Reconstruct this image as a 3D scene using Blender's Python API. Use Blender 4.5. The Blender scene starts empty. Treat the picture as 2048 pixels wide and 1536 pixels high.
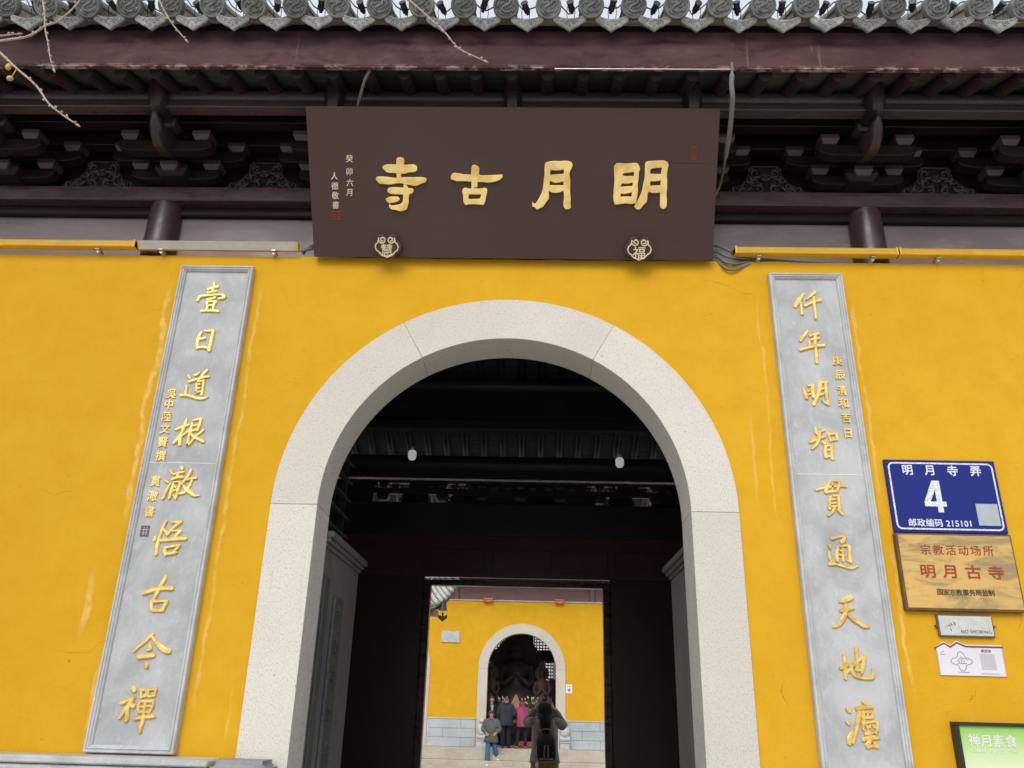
import bpy, bmesh, math, random
from mathutils import Vector, Matrix
random.seed(7)
R = math.radians
scene = bpy.context.scene
C = scene.collection
# ---------------------------------------------------------------- camera, light, exposure
cam_d = bpy.data.cameras.new('camera')
cam = bpy.data.objects.new('camera', cam_d); C.objects.link(cam)
cam_d.sensor_fit = 'HORIZONTAL'; cam_d.sensor_width = 36.0
cam_d.lens = 36.0 * 1620.0 / 2048.0
cam.location = (0.16041, -4.36594, 1.5)
cam.rotation_mode = 'XYZ'
cam.rotation_euler = (1.95493, -0.02422, 0.01986)
cam_d.clip_start = 0.05; cam_d.clip_end = 500
scene.camera = cam
scene.view_settings.view_transform = 'Standard'; scene.view_settings.look = 'None'
scene.view_settings.gamma = 1.0
scene.view_settings.exposure = 0.46
SUN_EL, SUN_AZ = 38.0, 192.0          # from behind the photographer, a little to his right
world = bpy.data.worlds.new('World'); scene.world = world; world.use_nodes = True
wn = world.node_tree.nodes; wl = world.node_tree.links
sky = wn.new('ShaderNodeTexSky'); sky.sky_type = 'NISHITA'; sky.sun_disc = False
sky.sun_elevation = R(SUN_EL); sky.sun_rotation = R(SUN_AZ)
sky.air_density = 1.3; sky.dust_density = 4.0; sky.ozone_density = 1.0
hs = wn.new('ShaderNodeHueSaturation'); hs.inputs['Saturation'].default_value = 0.35
bgn = wn['Background']; bgn.inputs['Strength'].default_value = 0.13
veil = wn.new('ShaderNodeMix'); veil.data_type = 'RGBA'; veil.inputs[0].default_value = 0.62   # thin bright overcast over the clear sky
veil.inputs[7].default_value = (5.5, 5.85, 6.35, 1)
wl.new(sky.outputs[0], hs.inputs['Color']); wl.new(hs.outputs[0], veil.inputs[6]); wl.new(veil.outputs[2], bgn.inputs['Color'])
sun_d = bpy.data.lights.new('sun', 'SUN'); sun_d.energy = 0.9; sun_d.angle = R(35); sun_d.color = (1.0, 0.96, 0.9)
sun = bpy.data.objects.new('sun', sun_d); C.objects.link(sun)
sd = Vector((math.sin(R(SUN_AZ)) * math.cos(R(SUN_EL)), math.cos(R(SUN_AZ)) * math.cos(R(SUN_EL)), math.sin(R(SUN_EL))))
sun.rotation_euler = sd.to_track_quat('Z', 'Y').to_euler(); sun.location = sd * 30
scene.cycles.max_bounces = 8; scene.cycles.diffuse_bounces = 5
scene.cycles.use_denoising = True

# ---------------------------------------------------------------- object helpers
def tag(o, label=None, cat=None, group=None, kind=None):
    if label: o['label'] = label
    if cat: o['category'] = cat
    if group: o['group'] = group
    if kind: o['kind'] = kind
    return o
def thing(name, label, cat, loc=(0, 0, 0), group=None):
    o = bpy.data.objects.new(name, None); C.objects.link(o); o.location = loc
    o.empty_display_size = 0.1
    return tag(o, label, cat, group)
def wloc(o):
    v = Vector((0, 0, 0))
    while o: v += o.location; o = o.parent
    return v
class MB:
    """collects shapes given in world coordinates; build() links them as one mesh object"""
    def __init__(s): s.bm = bmesh.new()
    def v(s, *p): return s.bm.verts.new(p)
    def face(s, pts): return s.bm.faces.new([s.bm.verts.new(p) for p in pts])
    def box(s, x0, x1, y0, y1, z0, z1):
        m = Matrix.Translation(((x0+x1)/2, (y0+y1)/2, (z0+z1)/2)) @ Matrix.Diagonal((x1-x0, y1-y0, z1-z0, 1))
        bmesh.ops.create_cube(s.bm, size=1.0, matrix=m); return s
    def cyl(s, p0, p1, r0, r1=None, n=16, cap=True):
        p0, p1 = Vector(p0), Vector(p1); d = p1 - p0
        m = Matrix.Translation((p0+p1)/2) @ d.to_track_quat('Z', 'Y').to_matrix().to_4x4()
        bmesh.ops.create_cone(s.bm, cap_ends=cap, segments=n, radius1=r0, radius2=r0 if r1 is None else r1, depth=d.length, matrix=m); return s
    def ball(s, c, r, sx=1, sy=1, sz=1, u=16, v=10):
        m = Matrix.Translation(c) @ Matrix.Diagonal((sx, sy, sz, 1))
        bmesh.ops.create_uvsphere(s.bm, u_segments=u, v_segments=v, radius=r, matrix=m); return s
    def loft(s, rings, close=True, cap=True):
        vs = [[s.bm.verts.new(p) for p in r] for r in rings]
        for a, b in zip(vs[:-1], vs[1:]):
            n = len(a)
            for i in range(n if close else n-1):
                j = (i+1) % n; s.bm.faces.new((a[i], a[j], b[j], b[i]))
        if cap and close:
            s.bm.faces.new(vs[0][::-1]); s.bm.faces.new(vs[-1])
        return s
    def tube(s, pts, rad, n=8, flat=1.0, up=(0, 0, 1)):
        pts = [Vector(p) for p in pts]
        if not hasattr(rad, '__len__'): rad = [rad]*len(pts)
        rings = []; prev = None
        for i, p in enumerate(pts):
            t = (pts[min(i+1, len(pts)-1)] - pts[max(i-1, 0)]).normalized()
            if prev is None:
                a = t.cross(Vector(up))
                if a.length < 1e-3: a = t.cross(Vector((1, 0, 0)))
                a.normalize()
            else:
                a = prev - t * prev.dot(t); a.normalize()
            prev = a; b = t.cross(a); r = rad[i]
            rings.append([p + a*(math.cos(2*math.pi*k/n)*r) + b*(math.sin(2*math.pi*k/n)*r*flat) for k in range(n)])
        return s.loft(rings)
    def prism(s, outline, axis, a, b):
        """outline of 2-D points extruded along axis ('x','y','z') from a to b"""
        def P(q, t):
            return {'y': (q[0], t, q[1]), 'x': (t, q[0], q[1]), 'z': (q[0], q[1], t)}[axis]
        A = [s.bm.verts.new(P(q, a)) for q in outline]; B = [s.bm.verts.new(P(q, b)) for q in outline]
        n = len(A)
        for i in range(n):
            j = (i+1) % n; s.bm.faces.new((A[i], A[j], B[j], B[i]))
        s.bm.faces.new(A); s.bm.faces.new(B[::-1]); return s
    def stroke(s, pts, h, base=0.0, fr=None):
        """raised brush stroke on a plane: pts (u, v, halfwidth); fr maps (u, v, height) to world"""
        P = []
        for i in range(len(pts)-1):
            p0 = pts[max(i-1, 0)]; p1 = pts[i]; p2 = pts[i+1]; p3 = pts[min(i+2, len(pts)-1)]
            for k in range(4):
                t = k/4
                P.append(tuple(0.5*((2*p1[c]) + (-p0[c]+p2[c])*t + (2*p0[c]-5*p1[c]+4*p2[c]-p3[c])*t*t + (-p0[c]+3*p1[c]-3*p2[c]+p3[c])*t**3) for c in range(3)))
        P.append(tuple(pts[-1]))
        secs = []
        def tan(i):
            a = P[max(i-1, 0)]; b = P[min(i+1, len(P)-1)]
            v = Vector((b[0]-a[0], b[1]-a[1])); return v.normalized() if v.length > 1e-9 else Vector((1, 0))
        t0 = tan(0); w = P[0][2]
        for an in (80, 50, 25): secs.append((Vector(P[0][:2]) - t0*w*0.75*math.sin(R(an)), t0, w*math.cos(R(an))))
        for i, q in enumerate(P): secs.append((Vector(q[:2]), tan(i), max(q[2], 0.0006)))
        t1 = tan(len(P)-1); w = P[-1][2]
        for an in (25, 50, 80): secs.append((Vector(P[-1][:2]) + t1*w*0.75*math.sin(R(an)), t1, w*math.cos(R(an))))
        rings = []
        for c, t, w in secs:
            nrm = Vector((-t.y, t.x))
            rings.append([fr(*(c + nrm*(k*w)), z) for k, z in ((-1, base), (-1, h*0.65), (-0.55, h), (0.55, h), (1, h*0.65), (1, base))])
        return s.loft(rings)
    def build(s, name, mat, parent=None, smooth=False, bevel=0, label=None, shift=True, seg=1):
        bm = s.bm
        bmesh.ops.recalc_face_normals(bm, faces=bm.faces)
        if bevel:
            bmesh.ops.bevel(bm, geom=[e for e in bm.edges if len(e.link_faces) == 2 and e.calc_face_angle(0) > 0.6], offset=bevel, segments=seg, affect='EDGES', clamp_overlap=True)
        off = wloc(parent) if parent else Vector((0, 0, 0))
        if off.length: bmesh.ops.translate(bm, verts=bm.verts, vec=-off)
        me = bpy.data.meshes.new(name); bm.to_mesh(me); bm.free()
        for m in (mat if isinstance(mat, (list, tuple)) else [mat]): me.materials.append(m)
        if smooth:
            for pl in me.polygons: pl.use_smooth = True
            if smooth != 'all':
                me.set_sharp_from_angle(angle=R(40))
        o = bpy.data.objects.new(name, me); C.objects.link(o)
        if parent: o.parent = parent
        if label: o['label'] = label
        return o
def clone(o, dx=0, dy=0, dz=0, parent=None, sx=None):
    c = o.copy(); C.objects.link(c); c.location = o.location + Vector((dx, dy, dz))
    if parent is not None: c.parent = parent
    for ch in list(o.children):
        k = ch.copy(); C.objects.link(k); k.parent = c
        for g in list(ch.children):
            q = g.copy(); C.objects.link(q); q.parent = k
    return c
FRONT = lambda Y: (lambda u, v, h: (u, Y - h, v))       # plane facing the street at depth Y
def text_bm(body, size, ext=0.001, cx='CENTER', spacing=1.0, sx=1.0, shear=0.0):
    cu = bpy.data.curves.new('text', 'FONT'); cu.body = body; cu.size = size; cu.align_x = cx; cu.align_y = 'CENTER'
    cu.extrude = ext; cu.space_character = spacing; cu.resolution_u = 3; cu.shear = shear
    ob = bpy.data.objects.new('text', cu); C.objects.link(ob)
    dg = bpy.context.evaluated_depsgraph_get(); dg.update()
    me = bpy.data.meshes.new_from_object(ob.evaluated_get(dg))
    bpy.data.objects.remove(ob); bpy.data.curves.remove(cu)
    bm = bmesh.new(); bm.from_mesh(me); bpy.data.meshes.remove(me)
    if sx != 1.0: bmesh.ops.scale(bm, verts=bm.verts, vec=(sx, 1, 1))
    return bm
def put_text(mb, body, size, x, z, Y, bold=0.0, ext=0.001, fr=None, **k):
    bm = text_bm(body, size, ext, **k)
    if not len(bm.verts): bm.free(); return mb
    f = fr or FRONT(Y)
    # centre each line vertically on its own bounds
    zs = [v.co.y for v in bm.verts]; mid = (max(zs)+min(zs))/2
    # heavier lettering: copies shifted by the extra stroke width, each a hair higher than the last
    sh = [(0, 0)] if not bold else [(bold, 0), (-bold, 0), (0, bold), (0, -bold), (bold*.7, bold*.7), (-bold*.7, bold*.7), (bold*.7, -bold*.7), (-bold*.7, -bold*.7)]
    base = [v.co.copy() for v in bm.verts]
    for i, (a, b) in enumerate(sh):
        for v, c in zip(bm.verts, base): v.co = Vector(f(x + c.x + a, z + c.y - mid + b, c.z + i*0.00012))
        me = bpy.data.meshes.new('tmp'); bm.to_mesh(me); mb.bm.from_mesh(me); bpy.data.meshes.remove(me)
    bm.free(); return mb

# ---------------------------------------------------------------- materials
class NT:
    def __init__(s, name):
        s.m = bpy.data.materials.new(name); s.m.use_nodes = True
        s.t = s.m.node_tree; s.b = s.t.nodes['Principled BSDF']
        tc = s.t.nodes.new('ShaderNodeNewGeometry'); s.pos = tc.outputs['Position']
    def n(s, typ, **k):
        o = s.t.nodes.new(typ)
        for a, b in k.items(): setattr(o, a, b)
        return o
    def link(s, a, b): s.t.links.new(a, b)
    def val(s, sock, v):
        if hasattr(v, 'is_linked') or hasattr(v, 'links'): s.link(v, sock)
        else: sock.default_value = v
    def noise(s, scale, detail=4, rough=0.55, dist=0.0, vec=None, stretch=None):
        o = s.n('ShaderNodeTexNoise'); o.inputs['Scale'].default_value = scale; o.inputs['Detail'].default_value = detail
        o.inputs['Roughness'].default_value = rough; o.inputs['Distortion'].default_value = dist
        v = vec or s.pos
        if stretch:
            mp = s.n('ShaderNodeMapping'); mp.inputs['Scale'].default_value = stretch; s.link(v, mp.inputs['Vector']); v = mp.outputs[0]
        s.link(v, o.inputs['Vector']); return o.outputs['Fac']
    def ramp(s, x, a, b, lo=0.0, hi=1.0):
        o = s.n('ShaderNodeMapRange'); o.interpolation_type = 'SMOOTHSTEP'
        s.val(o.inputs['Value'], x)
        for i, q in (('From Min', a), ('From Max', b), ('To Min', lo), ('To Max', hi)): o.inputs[i].default_value = q
        return o.outputs[0]
    def math(s, op, a, b=None, c=None):
        o = s.n('ShaderNodeMath', operation=op); s.val(o.inputs[0], a)
        if b is not None: s.val(o.inputs[1], b)
        if c is not None: s.val(o.inputs[2], c)
        return o.outputs[0]
    def mix(s, f, a, b, mode='MIX'):
        o = s.n('ShaderNodeMix', data_type='RGBA', blend_type=mode)
        s.val(o.inputs[0], f)
        for sock, v in ((o.inputs[6], a), (o.inputs[7], b)):
            if isinstance(v, tuple): sock.default_value = (v[0], v[1], v[2], 1)
            else: s.link(v, sock)
        return o.outputs[2]
    def xyz(s):
        o = s.n('ShaderNodeSeparateXYZ'); s.link(s.pos, o.inputs[0]); return o.outputs
    def bump(s, h, strength=0.3, dist=0.01):
        o = s.n('ShaderNodeBump'); o.inputs['Strength'].default_value = strength; o.inputs['Distance'].default_value = dist
        s.link(h, o.inputs['Height']); s.link(o.outputs[0], s.b.inputs['Normal']); return o
    def out(s, col, rough=0.6, metal=0.0, spec=None):
        if isinstance(col, tuple): s.b.inputs['Base Color'].default_value = (*col, 1)
        else: s.link(col, s.b.inputs['Base Color'])
        s.val(s.b.inputs['Roughness'], rough); s.val(s.b.inputs['Metallic'], metal)
        if spec is not None: s.b.inputs['Specular IOR Level'].default_value = spec
        return s.m
def mottled(name, c1, c2, scale=6, rough=0.6, metal=0.0, bscale=None, bstr=0.2, bdist=0.004, spec=None, stretch=None, detail=5, vary=0.0):
    t = NT(name); f = t.ramp(t.noise(scale, detail, stretch=stretch), 0.3, 0.7)
    col = t.mix(f, c1, c2)
    if vary:      # each piece fired or weathered a little differently
        oi = t.n('ShaderNodeObjectInfo'); k = t.ramp(oi.outputs['Random'], 0.0, 1.0, 1.0 - vary, 1.0 + vary*0.6)
        hv = t.n('ShaderNodeHueSaturation'); t.link(k, hv.inputs['Value']); t.link(col, hv.inputs['Color']); col = hv.outputs[0]
        col = t.mix(t.ramp(t.noise(5, 5, 0.7), 0.52, 0.72, 0, 0.45), col, tuple(q*0.45 for q in c1))
    if bscale: t.bump(t.noise(bscale, 4, stretch=stretch), bstr, bdist)
    r = t.ramp(t.noise(scale*2.3, 3), 0.3, 0.7, rough*0.85, min(1, rough*1.15))
    return t.out(col, r, metal, spec)

def streak_mask(t, x, z, px, wob, width, z0, z1, nz):
    """irregular pale run-off streak round a wandering vertical line x = px + noise"""
    comb = t.n('ShaderNodeCombineXYZ'); t.link(z, comb.inputs[2]); comb.inputs[0].default_value = px * 3.1
    n1 = t.noise(1.7, 3, vec=comb.outputs[0]); n2 = t.noise(9.0, 3, vec=comb.outputs[0])
    cx = t.math('MULTIPLY_ADD', t.math('SUBTRACT', n1, 0.5), wob, t.math('MULTIPLY_ADD', t.math('SUBTRACT', n2, 0.5), 0.030, px))
    d = t.math('ABSOLUTE', t.math('SUBTRACT', t.math('ADD', x, t.math('MULTIPLY', t.math('SUBTRACT', nz, 0.5), 0.02)), cx))
    w = t.math('MULTIPLY', t.ramp(n2, 0.25, 0.8, 0.25, 1.0), width)
    m = t.ramp(t.math('DIVIDE', d, t.math('ADD', w, 0.002)), 0.65, 1.1, 1.0, 0.0)
    m = t.math('MULTIPLY', m, t.ramp(z, z0, z0 + 0.25)); m = t.math('MULTIPLY', m, t.ramp(z, z1 - 0.25, z1, 1.0, 0.0))
    return t.math('MULTIPLY', m, t.ramp(nz, 0.32, 0.6, 0.25, 1.0))
def yellow_plaster(name, streaks=()):
    t = NT(name); x, y, z = t.xyz()
    big = t.noise(0.9, 5, 0.6); mid = t.noise(5.0, 6, 0.65); fine = t.noise(60, 4)
    col = t.mix(t.ramp(big, 0.3, 0.7), (0.640, 0.350, 0.017), (0.675, 0.380, 0.021))
    col = t.mix(t.ramp(mid, 0.35, 0.72, 0, 0.6), col, (0.600, 0.315, 0.014))
    col = t.mix(t.ramp(t.noise(1.6, 6, 0.7, 0.6, stretch=(1, 1, 0.35)), 0.54, 0.75, 0, 0.35), col, (0.70, 0.430, 0.040))
    # fine settlement cracks
    vo = t.n('ShaderNodeTexVoronoi', feature='DISTANCE_TO_EDGE'); vo.inputs['Scale'].default_value = 0.75
    wv = t.n('ShaderNodeMapping'); wn_ = t.n('ShaderNodeTexNoise'); wn_.inputs['Scale'].default_value = 2.5; wn_.inputs['Detail'].default_value = 6
    t.link(t.pos, wn_.inputs['Vector'])
    add = t.n('ShaderNodeVectorMath', operation='MULTIPLY_ADD'); t.link(wn_.outputs['Color'], add.inputs[0]); add.inputs[1].default_value = (0.5, 0.5, 0.5); t.link(t.pos, add.inputs[2])
    t.link(add.outputs[0], vo.inputs['Vector'])
    crack = t.math('MULTIPLY', t.ramp(vo.outputs['Distance'], 0.0, 0.0022, 1, 0), t.ramp(t.noise(1.7, 3), 0.56, 0.63))
    col = t.mix(t.math('MULTIPLY', crack, 0.55), col, (0.30, 0.14, 0.012))
    # small chips and specks
    trow = t.noise(4.5, 7, 0.75, 1.2, stretch=(0.8, 1, 1.3)); col = t.mix(t.ramp(trow, 0.60, 0.64, 0, 0.22), col, (0.56, 0.30, 0.014))
    sp = t.ramp(t.noise(38, 2), 0.735, 0.76); col = t.mix(t.math('MULTIPLY', sp, 0.5), col, (0.42, 0.20, 0.02))
    nz = t.noise(14, 4)
    for s in streaks:
        m = streak_mask(t, x, z, *s[:5], nz); col = t.mix(t.math('MULTIPLY', m, s[5]*0.8), col, (0.84, 0.62, 0.27))
    h = t.math('ADD', t.math('MULTIPLY', fine, 0.35), t.math('MULTIPLY', mid, 1.0)); h = t.math('SUBTRACT', h, t.math('MULTIPLY', crack, 0.8))
    h = t.math('ADD', h, t.math('MULTIPLY', trow, 1.2)); t.bump(h, 0.45, 0.006)
    return t.out(col, t.ramp(mid, 0.3, 0.7, 0.78, 0.95), spec=0.12)
def granite(name, base=(0.60, 0.57, 0.525)):
    t = NT(name)
    v1 = t.noise(170, 2, 0.6, stretch=(1.35, 1, 0.5)); v2 = t.noise(55, 3); v3 = t.noise(2.0, 4)
    col = t.mix(t.ramp(v3, 0.3, 0.7), base, tuple(c*0.93 for c in base))
    oi = t.n('ShaderNodeObjectInfo'); hv = t.n('ShaderNodeHueSaturation'); t.link(t.ramp(oi.outputs['Random'], 0, 1, .93, 1.05), hv.inputs['Value']); t.link(col, hv.inputs['Color']); col = hv.outputs[0]
    col = t.mix(t.ramp(t.noise(3.2, 6, 0.7, 0.5, stretch=(2.6, 1, 0.28)), 0.55, 0.72, 0, 0.30), col, tuple(c*q for c, q in zip(base, (.74, .70, .62))))
    col = t.mix(t.ramp(v1, 0.32, 0.45, 0.85, 0), col, tuple(c*0.48 for c in base))
    col = t.mix(t.ramp(t.noise(75, 3, 0.65, stretch=(1.4, 1, 0.7)), 0.52, 0.70, 0, 0.30), col, tuple(c*0.60 for c in base))
    col = t.mix(t.ramp(v1, 0.6, 0.72, 0, 0.5), col, (0.72, 0.70, 0.66))
    col = t.mix(t.ramp(t.noise(9, 4, 0.7, stretch=(2.5, 1, 0.5)), 0.64, 0.78, 0, 0.35), col, (0.46, 0.40, 0.30))
    sp = t.ramp(t.noise(26, 1), 0.76, 0.79); col = t.mix(t.math('MULTIPLY', sp, 0.65), col, (0.16, 0.14, 0.12))
    t.bump(t.math('ADD', v1, t.math('MULTIPLY', v2, 0.6)), 0.5, 0.004)
    return t.out(col, 0.85, spec=0.3)
def grey_stone(name, c1=(0.37, 0.395, 0.415), c2=(0.46, 0.485, 0.50), sc=3.0):
    t = NT(name)
    f = t.noise(sc, 7, 0.65, 0.5); col = t.mix(t.ramp(f, 0.3, 0.68), c1, c2)
    col = t.mix(t.ramp(t.noise(sc*4, 6, 0.7, stretch=(1.6, 1, 0.6)), 0.52, 0.75, 0, 0.5), col, tuple(c*1.18 for c in c2))
    col = t.mix(t.ramp(t.noise(sc*2.2, 5, 0.7, 1.0), 0.6, 0.78, 0, 0.4), col, (0.26, 0.27, 0.27))
    col = t.mix(t.ramp(t.noise(sc*0.8, 4), 0.66, 0.8, 0, 0.3), col, (0.40, 0.36, 0.28))
    ch = t.noise(22, 9, 0.78, 0.4, stretch=(1.5, 1, 0.8)); col = t.mix(t.ramp(ch, 0.55, 0.66, 0, 0.45), col, tuple(min(1, c*1.28) for c in c2)); col = t.mix(t.ramp(ch, 0.40, 0.30, 0, 0.40), col, tuple(c*0.72 for c in c1))
    t.bump(t.math('ADD', t.noise(45, 5), t.math('MULTIPLY', ch, 0.8)), 0.25, 0.003)
    return t.out(col, t.ramp(f, 0.3, 0.7, 0.55, 0.72), spec=0.35)
def lacquer(name, c, rough=0.33, wear=0.5, dark=0.5, z_lo=None, z_hi=None):
    """old maroon lacquer with dulled patches, scratches and, where asked, flaking near its lower edge"""
    t = NT(name); x, y, z = t.xyz()
    a = t.noise(2.2, 6, 0.62, 0.4, stretch=(0.5, 1, 1.2)); b = t.noise(11, 5, 0.6, stretch=(0.35, 1, 1))
    col = t.mix(t.ramp(a, 0.32, 0.68, 0, dark), c, tuple(k*0.42 for k in c))
    col = t.mix(t.ramp(b, 0.5, 0.8, 0, 0.4*wear), col, tuple(min(1, k*2.3 + 0.012) for k in c))
    sc = t.ramp(t.noise(30, 3, 0.5, stretch=(0.9, 1, 0.12)), 0.72, 0.77)
    sc = t.math('MULTIPLY', sc, t.ramp(t.noise(1.3, 2), 0.5, 0.62))
    col = t.mix(t.math('MULTIPLY', sc, 0.45*wear), col, (0.30, 0.25, 0.22))
    if z_lo is not None:
        col = t.mix(t.ramp(t.noise(5.5, 6, 0.68, 0.8, stretch=(0.7, 1, 1.5)), 0.54, 0.68, 0, 0.62), col, tuple(k*0.30 for k in c))
        col = t.mix(t.ramp(t.noise(3.1, 6, 0.7, 0.5, stretch=(0.8, 1, 1.2)), 0.56, 0.72, 0, 0.40), col, tuple(k*1.9 + 0.01 for k in c))
        edge = t.ramp(z, z_lo, z_lo + 0.035, 1.0, 0.0)
        fl = t.math('MULTIPLY', edge, t.ramp(t.noise(16, 6, 0.75, stretch=(0.55, 1, 1)), 0.50, 0.60))
        col = t.mix(t.math('MULTIPLY', fl, 0.75), col, (0.40, 0.33, 0.29))
        run = t.ramp(t.noise(7, 4, 0.6, 0.3, stretch=(1.6, 1, 0.10)), 0.66, 0.74)
        col = t.mix(t.math('MULTIPLY', run, 0.38), col, (0.24, 0.17, 0.155))
        tide = t.ramp(t.math('ABSOLUTE', t.math('SUBTRACT', z, t.math('MULTIPLY_ADD', t.noise(1.6, 5, stretch=(1, 0, 0)), 0.14, z_hi - 0.17))), 0.0, 0.030, 1, 0)
        col = t.mix(t.math('MULTIPLY', tide, t.ramp(t.noise(2.0, 4), 0.42, 0.6, 0.1, 0.8)), col, tuple(k*0.18 for k in c))
    t.bump(t.math('ADD', t.math('MULTIPLY', t.noise(5, 3, stretch=(0.4, 1, 1)), 0.5), t.math('MULTIPLY', b, 0.4)), 0.12, 0.005)
    return t.out(col, t.ramp(b, 0.3, 0.75, rough*0.8, min(1, rough*1.5)), spec=0.5)
M = {}
M['wall'] = yellow_plaster('yellow_wall_plaster', [(-2.09, 0.20, 0.026, 2.35, 3.95, .6), (-2.20, 0.14, 0.022, 1.75, 2.20, .65), (-2.06, .12, .018, 1.2, 1.8, .45),
    (-1.535, 0.07, 0.014, 1.4, 3.95, .42), (1.50, 0.10, 0.010, 2.4, 3.9, .32), (2.065, 0.06, 0.014, 2.5, 3.95, .36), (2.08, 0.10, 0.013, 1.55, 2.45, .5), (2.35, 0.10, 0.012, 1.30, 1.62, .5), (1.40, .06, .01, 2.5, 3.2, .3), (-1.36, 0.06, 0.008, 1.2, 1.65, .4)])
M['far_wall'] = yellow_plaster('far_yellow_plaster')
M['granite'] = granite('pecked_granite', (0.665, 0.63, 0.57))
M['far_granite'] = granite('far_pale_granite', (0.60, 0.55, 0.47))
M['slab'] = grey_stone('couplet_slab_stone', (0.335, 0.35, 0.36), (0.49, 0.505, 0.515))
M['frame'] = grey_stone('couplet_frame_stone', (0.39, 0.41, 0.42), (0.54, 0.555, 0.56), 5.0)
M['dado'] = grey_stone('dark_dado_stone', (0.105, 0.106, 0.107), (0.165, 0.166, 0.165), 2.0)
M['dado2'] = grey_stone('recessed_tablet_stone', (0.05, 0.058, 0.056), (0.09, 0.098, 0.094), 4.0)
M['bluestone'] = grey_stone('blue_grey_dado_stone', (0.36, 0.40, 0.43), (0.46, 0.50, 0.53), 1.5)
M['step'] = grey_stone('worn_step_stone', (0.40, 0.36, 0.28), (0.50, 0.46, 0.38), 1.5)
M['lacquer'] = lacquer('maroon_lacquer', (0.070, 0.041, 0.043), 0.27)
M['lacquer_shade'] = lacquer('shaded_bracket_lacquer', (0.013, 0.009, 0.0095), 0.36, 0.3)  # shadow under the eaves put into a near-black base colour
M['lacquer_shade'].node_tree.nodes['Principled BSDF'].inputs['Specular IOR Level'].default_value = 0.2
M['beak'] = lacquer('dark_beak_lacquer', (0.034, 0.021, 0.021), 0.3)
M['lacquer_lit'] = lacquer('worn_lit_purlin_lacquer', (0.075, 0.053, 0.056), 0.28)  # light caught by outer tie and purlin put into a paler colour
M['block'] = lacquer('worn_lit_block_lacquer', (0.055, 0.040, 0.042), 0.34)  # blocks coloured as lit, paler than the shaded arms
M['panel_lac'] = lacquer('sheen_frieze_lacquer', (0.20, 0.155, 0.16), 0.34, 0.8, 0.5)  # reflected light on the frieze boards put into a paler base colour
M['fascia'] = lacquer('weathered_fascia_paint', (0.088, 0.044, 0.045), 0.6, 0.8, 0.85, 4.935, 5.22)
M['fascia'].node_tree.nodes['Principled BSDF'].inputs['Specular IOR Level'].default_value = 0.12
M['far_fascia'] = lacquer('far_beam_paint', (0.20, 0.095, 0.095), 0.45, 0.6, 0.4)
M['rafter'] = lacquer('rafter_paint', (0.032, 0.019, 0.020), 0.42, 0.5)
M['carve'] = mottled('dusty_carved_wood', (0.016, 0.012, 0.012), (0.040, 0.033, 0.032), 20, 0.6)
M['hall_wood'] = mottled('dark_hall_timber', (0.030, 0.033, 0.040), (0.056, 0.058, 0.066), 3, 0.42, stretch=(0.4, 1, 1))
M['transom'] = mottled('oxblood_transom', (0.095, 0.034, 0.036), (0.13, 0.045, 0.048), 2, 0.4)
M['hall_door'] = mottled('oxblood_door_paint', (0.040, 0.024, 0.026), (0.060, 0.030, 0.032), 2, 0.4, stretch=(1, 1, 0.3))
def planks(name, c, pitch):
    t = NT(name); x, y, z = t.xyz()
    fr_ = t.math('FRACT', t.math('DIVIDE', y, pitch)); gap = t.ramp(fr_, 0.0, 0.10, 1, 0)
    n = t.noise(6, 4, stretch=(0.3, 1, 1)); col = t.mix(t.ramp(n, 0.3, 0.7), c, tuple(k*0.6 for k in c))
    seam = t.math('MULTIPLY', t.ramp(t.math('ABSOLUTE', t.math('SUBTRACT', fr_, 0.5)), 0.0, 0.06, 1, 0), t.ramp(t.noise(4, 3, stretch=(1, 0.2, 0.2)), 0.52, 0.56))
    col = t.mix(gap, col, tuple(k*0.15 for k in c)); col = t.mix(t.math('MULTIPLY', seam, 0.6), col, tuple(min(1, k*2.4) for k in c))
    return t.out(col, 0.7)
M['boards'] = planks('grey_roof_boards', (0.065, 0.071, 0.073), 0.085)
M['tile'] = mottled('grey_roof_tile', (0.155, 0.160, 0.158), (0.25, 0.255, 0.245), 14, 0.75, bscale=60, bstr=0.3, vary=0.28)
M['disc'] = mottled('dark_disc_tile', (0.115, 0.120, 0.118), (0.20, 0.205, 0.198), 18, 0.75, bscale=60, bstr=0.3, vary=0.3)
M['drip'] = mottled('pale_drip_tile', (0.25, 0.26, 0.25), (0.44, 0.45, 0.43), 22, 0.75, bscale=70, bstr=0.35, vary=0.22)
M['mortar'] = mottled('sandy_mortar', (0.30, 0.25, 0.17), (0.46, 0.40, 0.30), 30, 0.9, bscale=50, bstr=0.5, vary=0.3)
M['plaque'] = mottled('plaque_paint', (0.068, 0.039, 0.035), (0.080, 0.047, 0.042), 1.8, 0.42, bscale=3, bstr=0.05, spec=0.3)
def gold(name, c, metal, rough, sc=25):
    t = NT(name); f = t.noise(sc, 5, 0.6); col = t.mix(t.ramp(f, 0.35, 0.72), c, tuple(k*q for k, q in zip(c, (0.72, 0.62, 0.45))))
    t.bump(t.noise(60, 3), 0.12, 0.003)
    return t.out(col, rough, metal, 0.5)
M['gold'] = gold('gilded_relief', (0.90, 0.66, 0.23), 0.6, 0.36)
M['gold_flat'] = gold('plaque_gold_leaf', (1.0, 0.76, 0.29), 0.0, 0.55, 9)
M['cream'] = mottled('cream_paint', (0.80, 0.72, 0.50), (0.70, 0.60, 0.38), 30, 0.5)
M['seal'] = mottled('vermilion_seal', (0.42, 0.03, 0.04), (0.30, 0.02, 0.03), 40, 0.6)
M['seal_dark'] = mottled('faded_seal', (0.16, 0.06, 0.08), (0.22, 0.10, 0.11), 60, 0.6)
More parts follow.
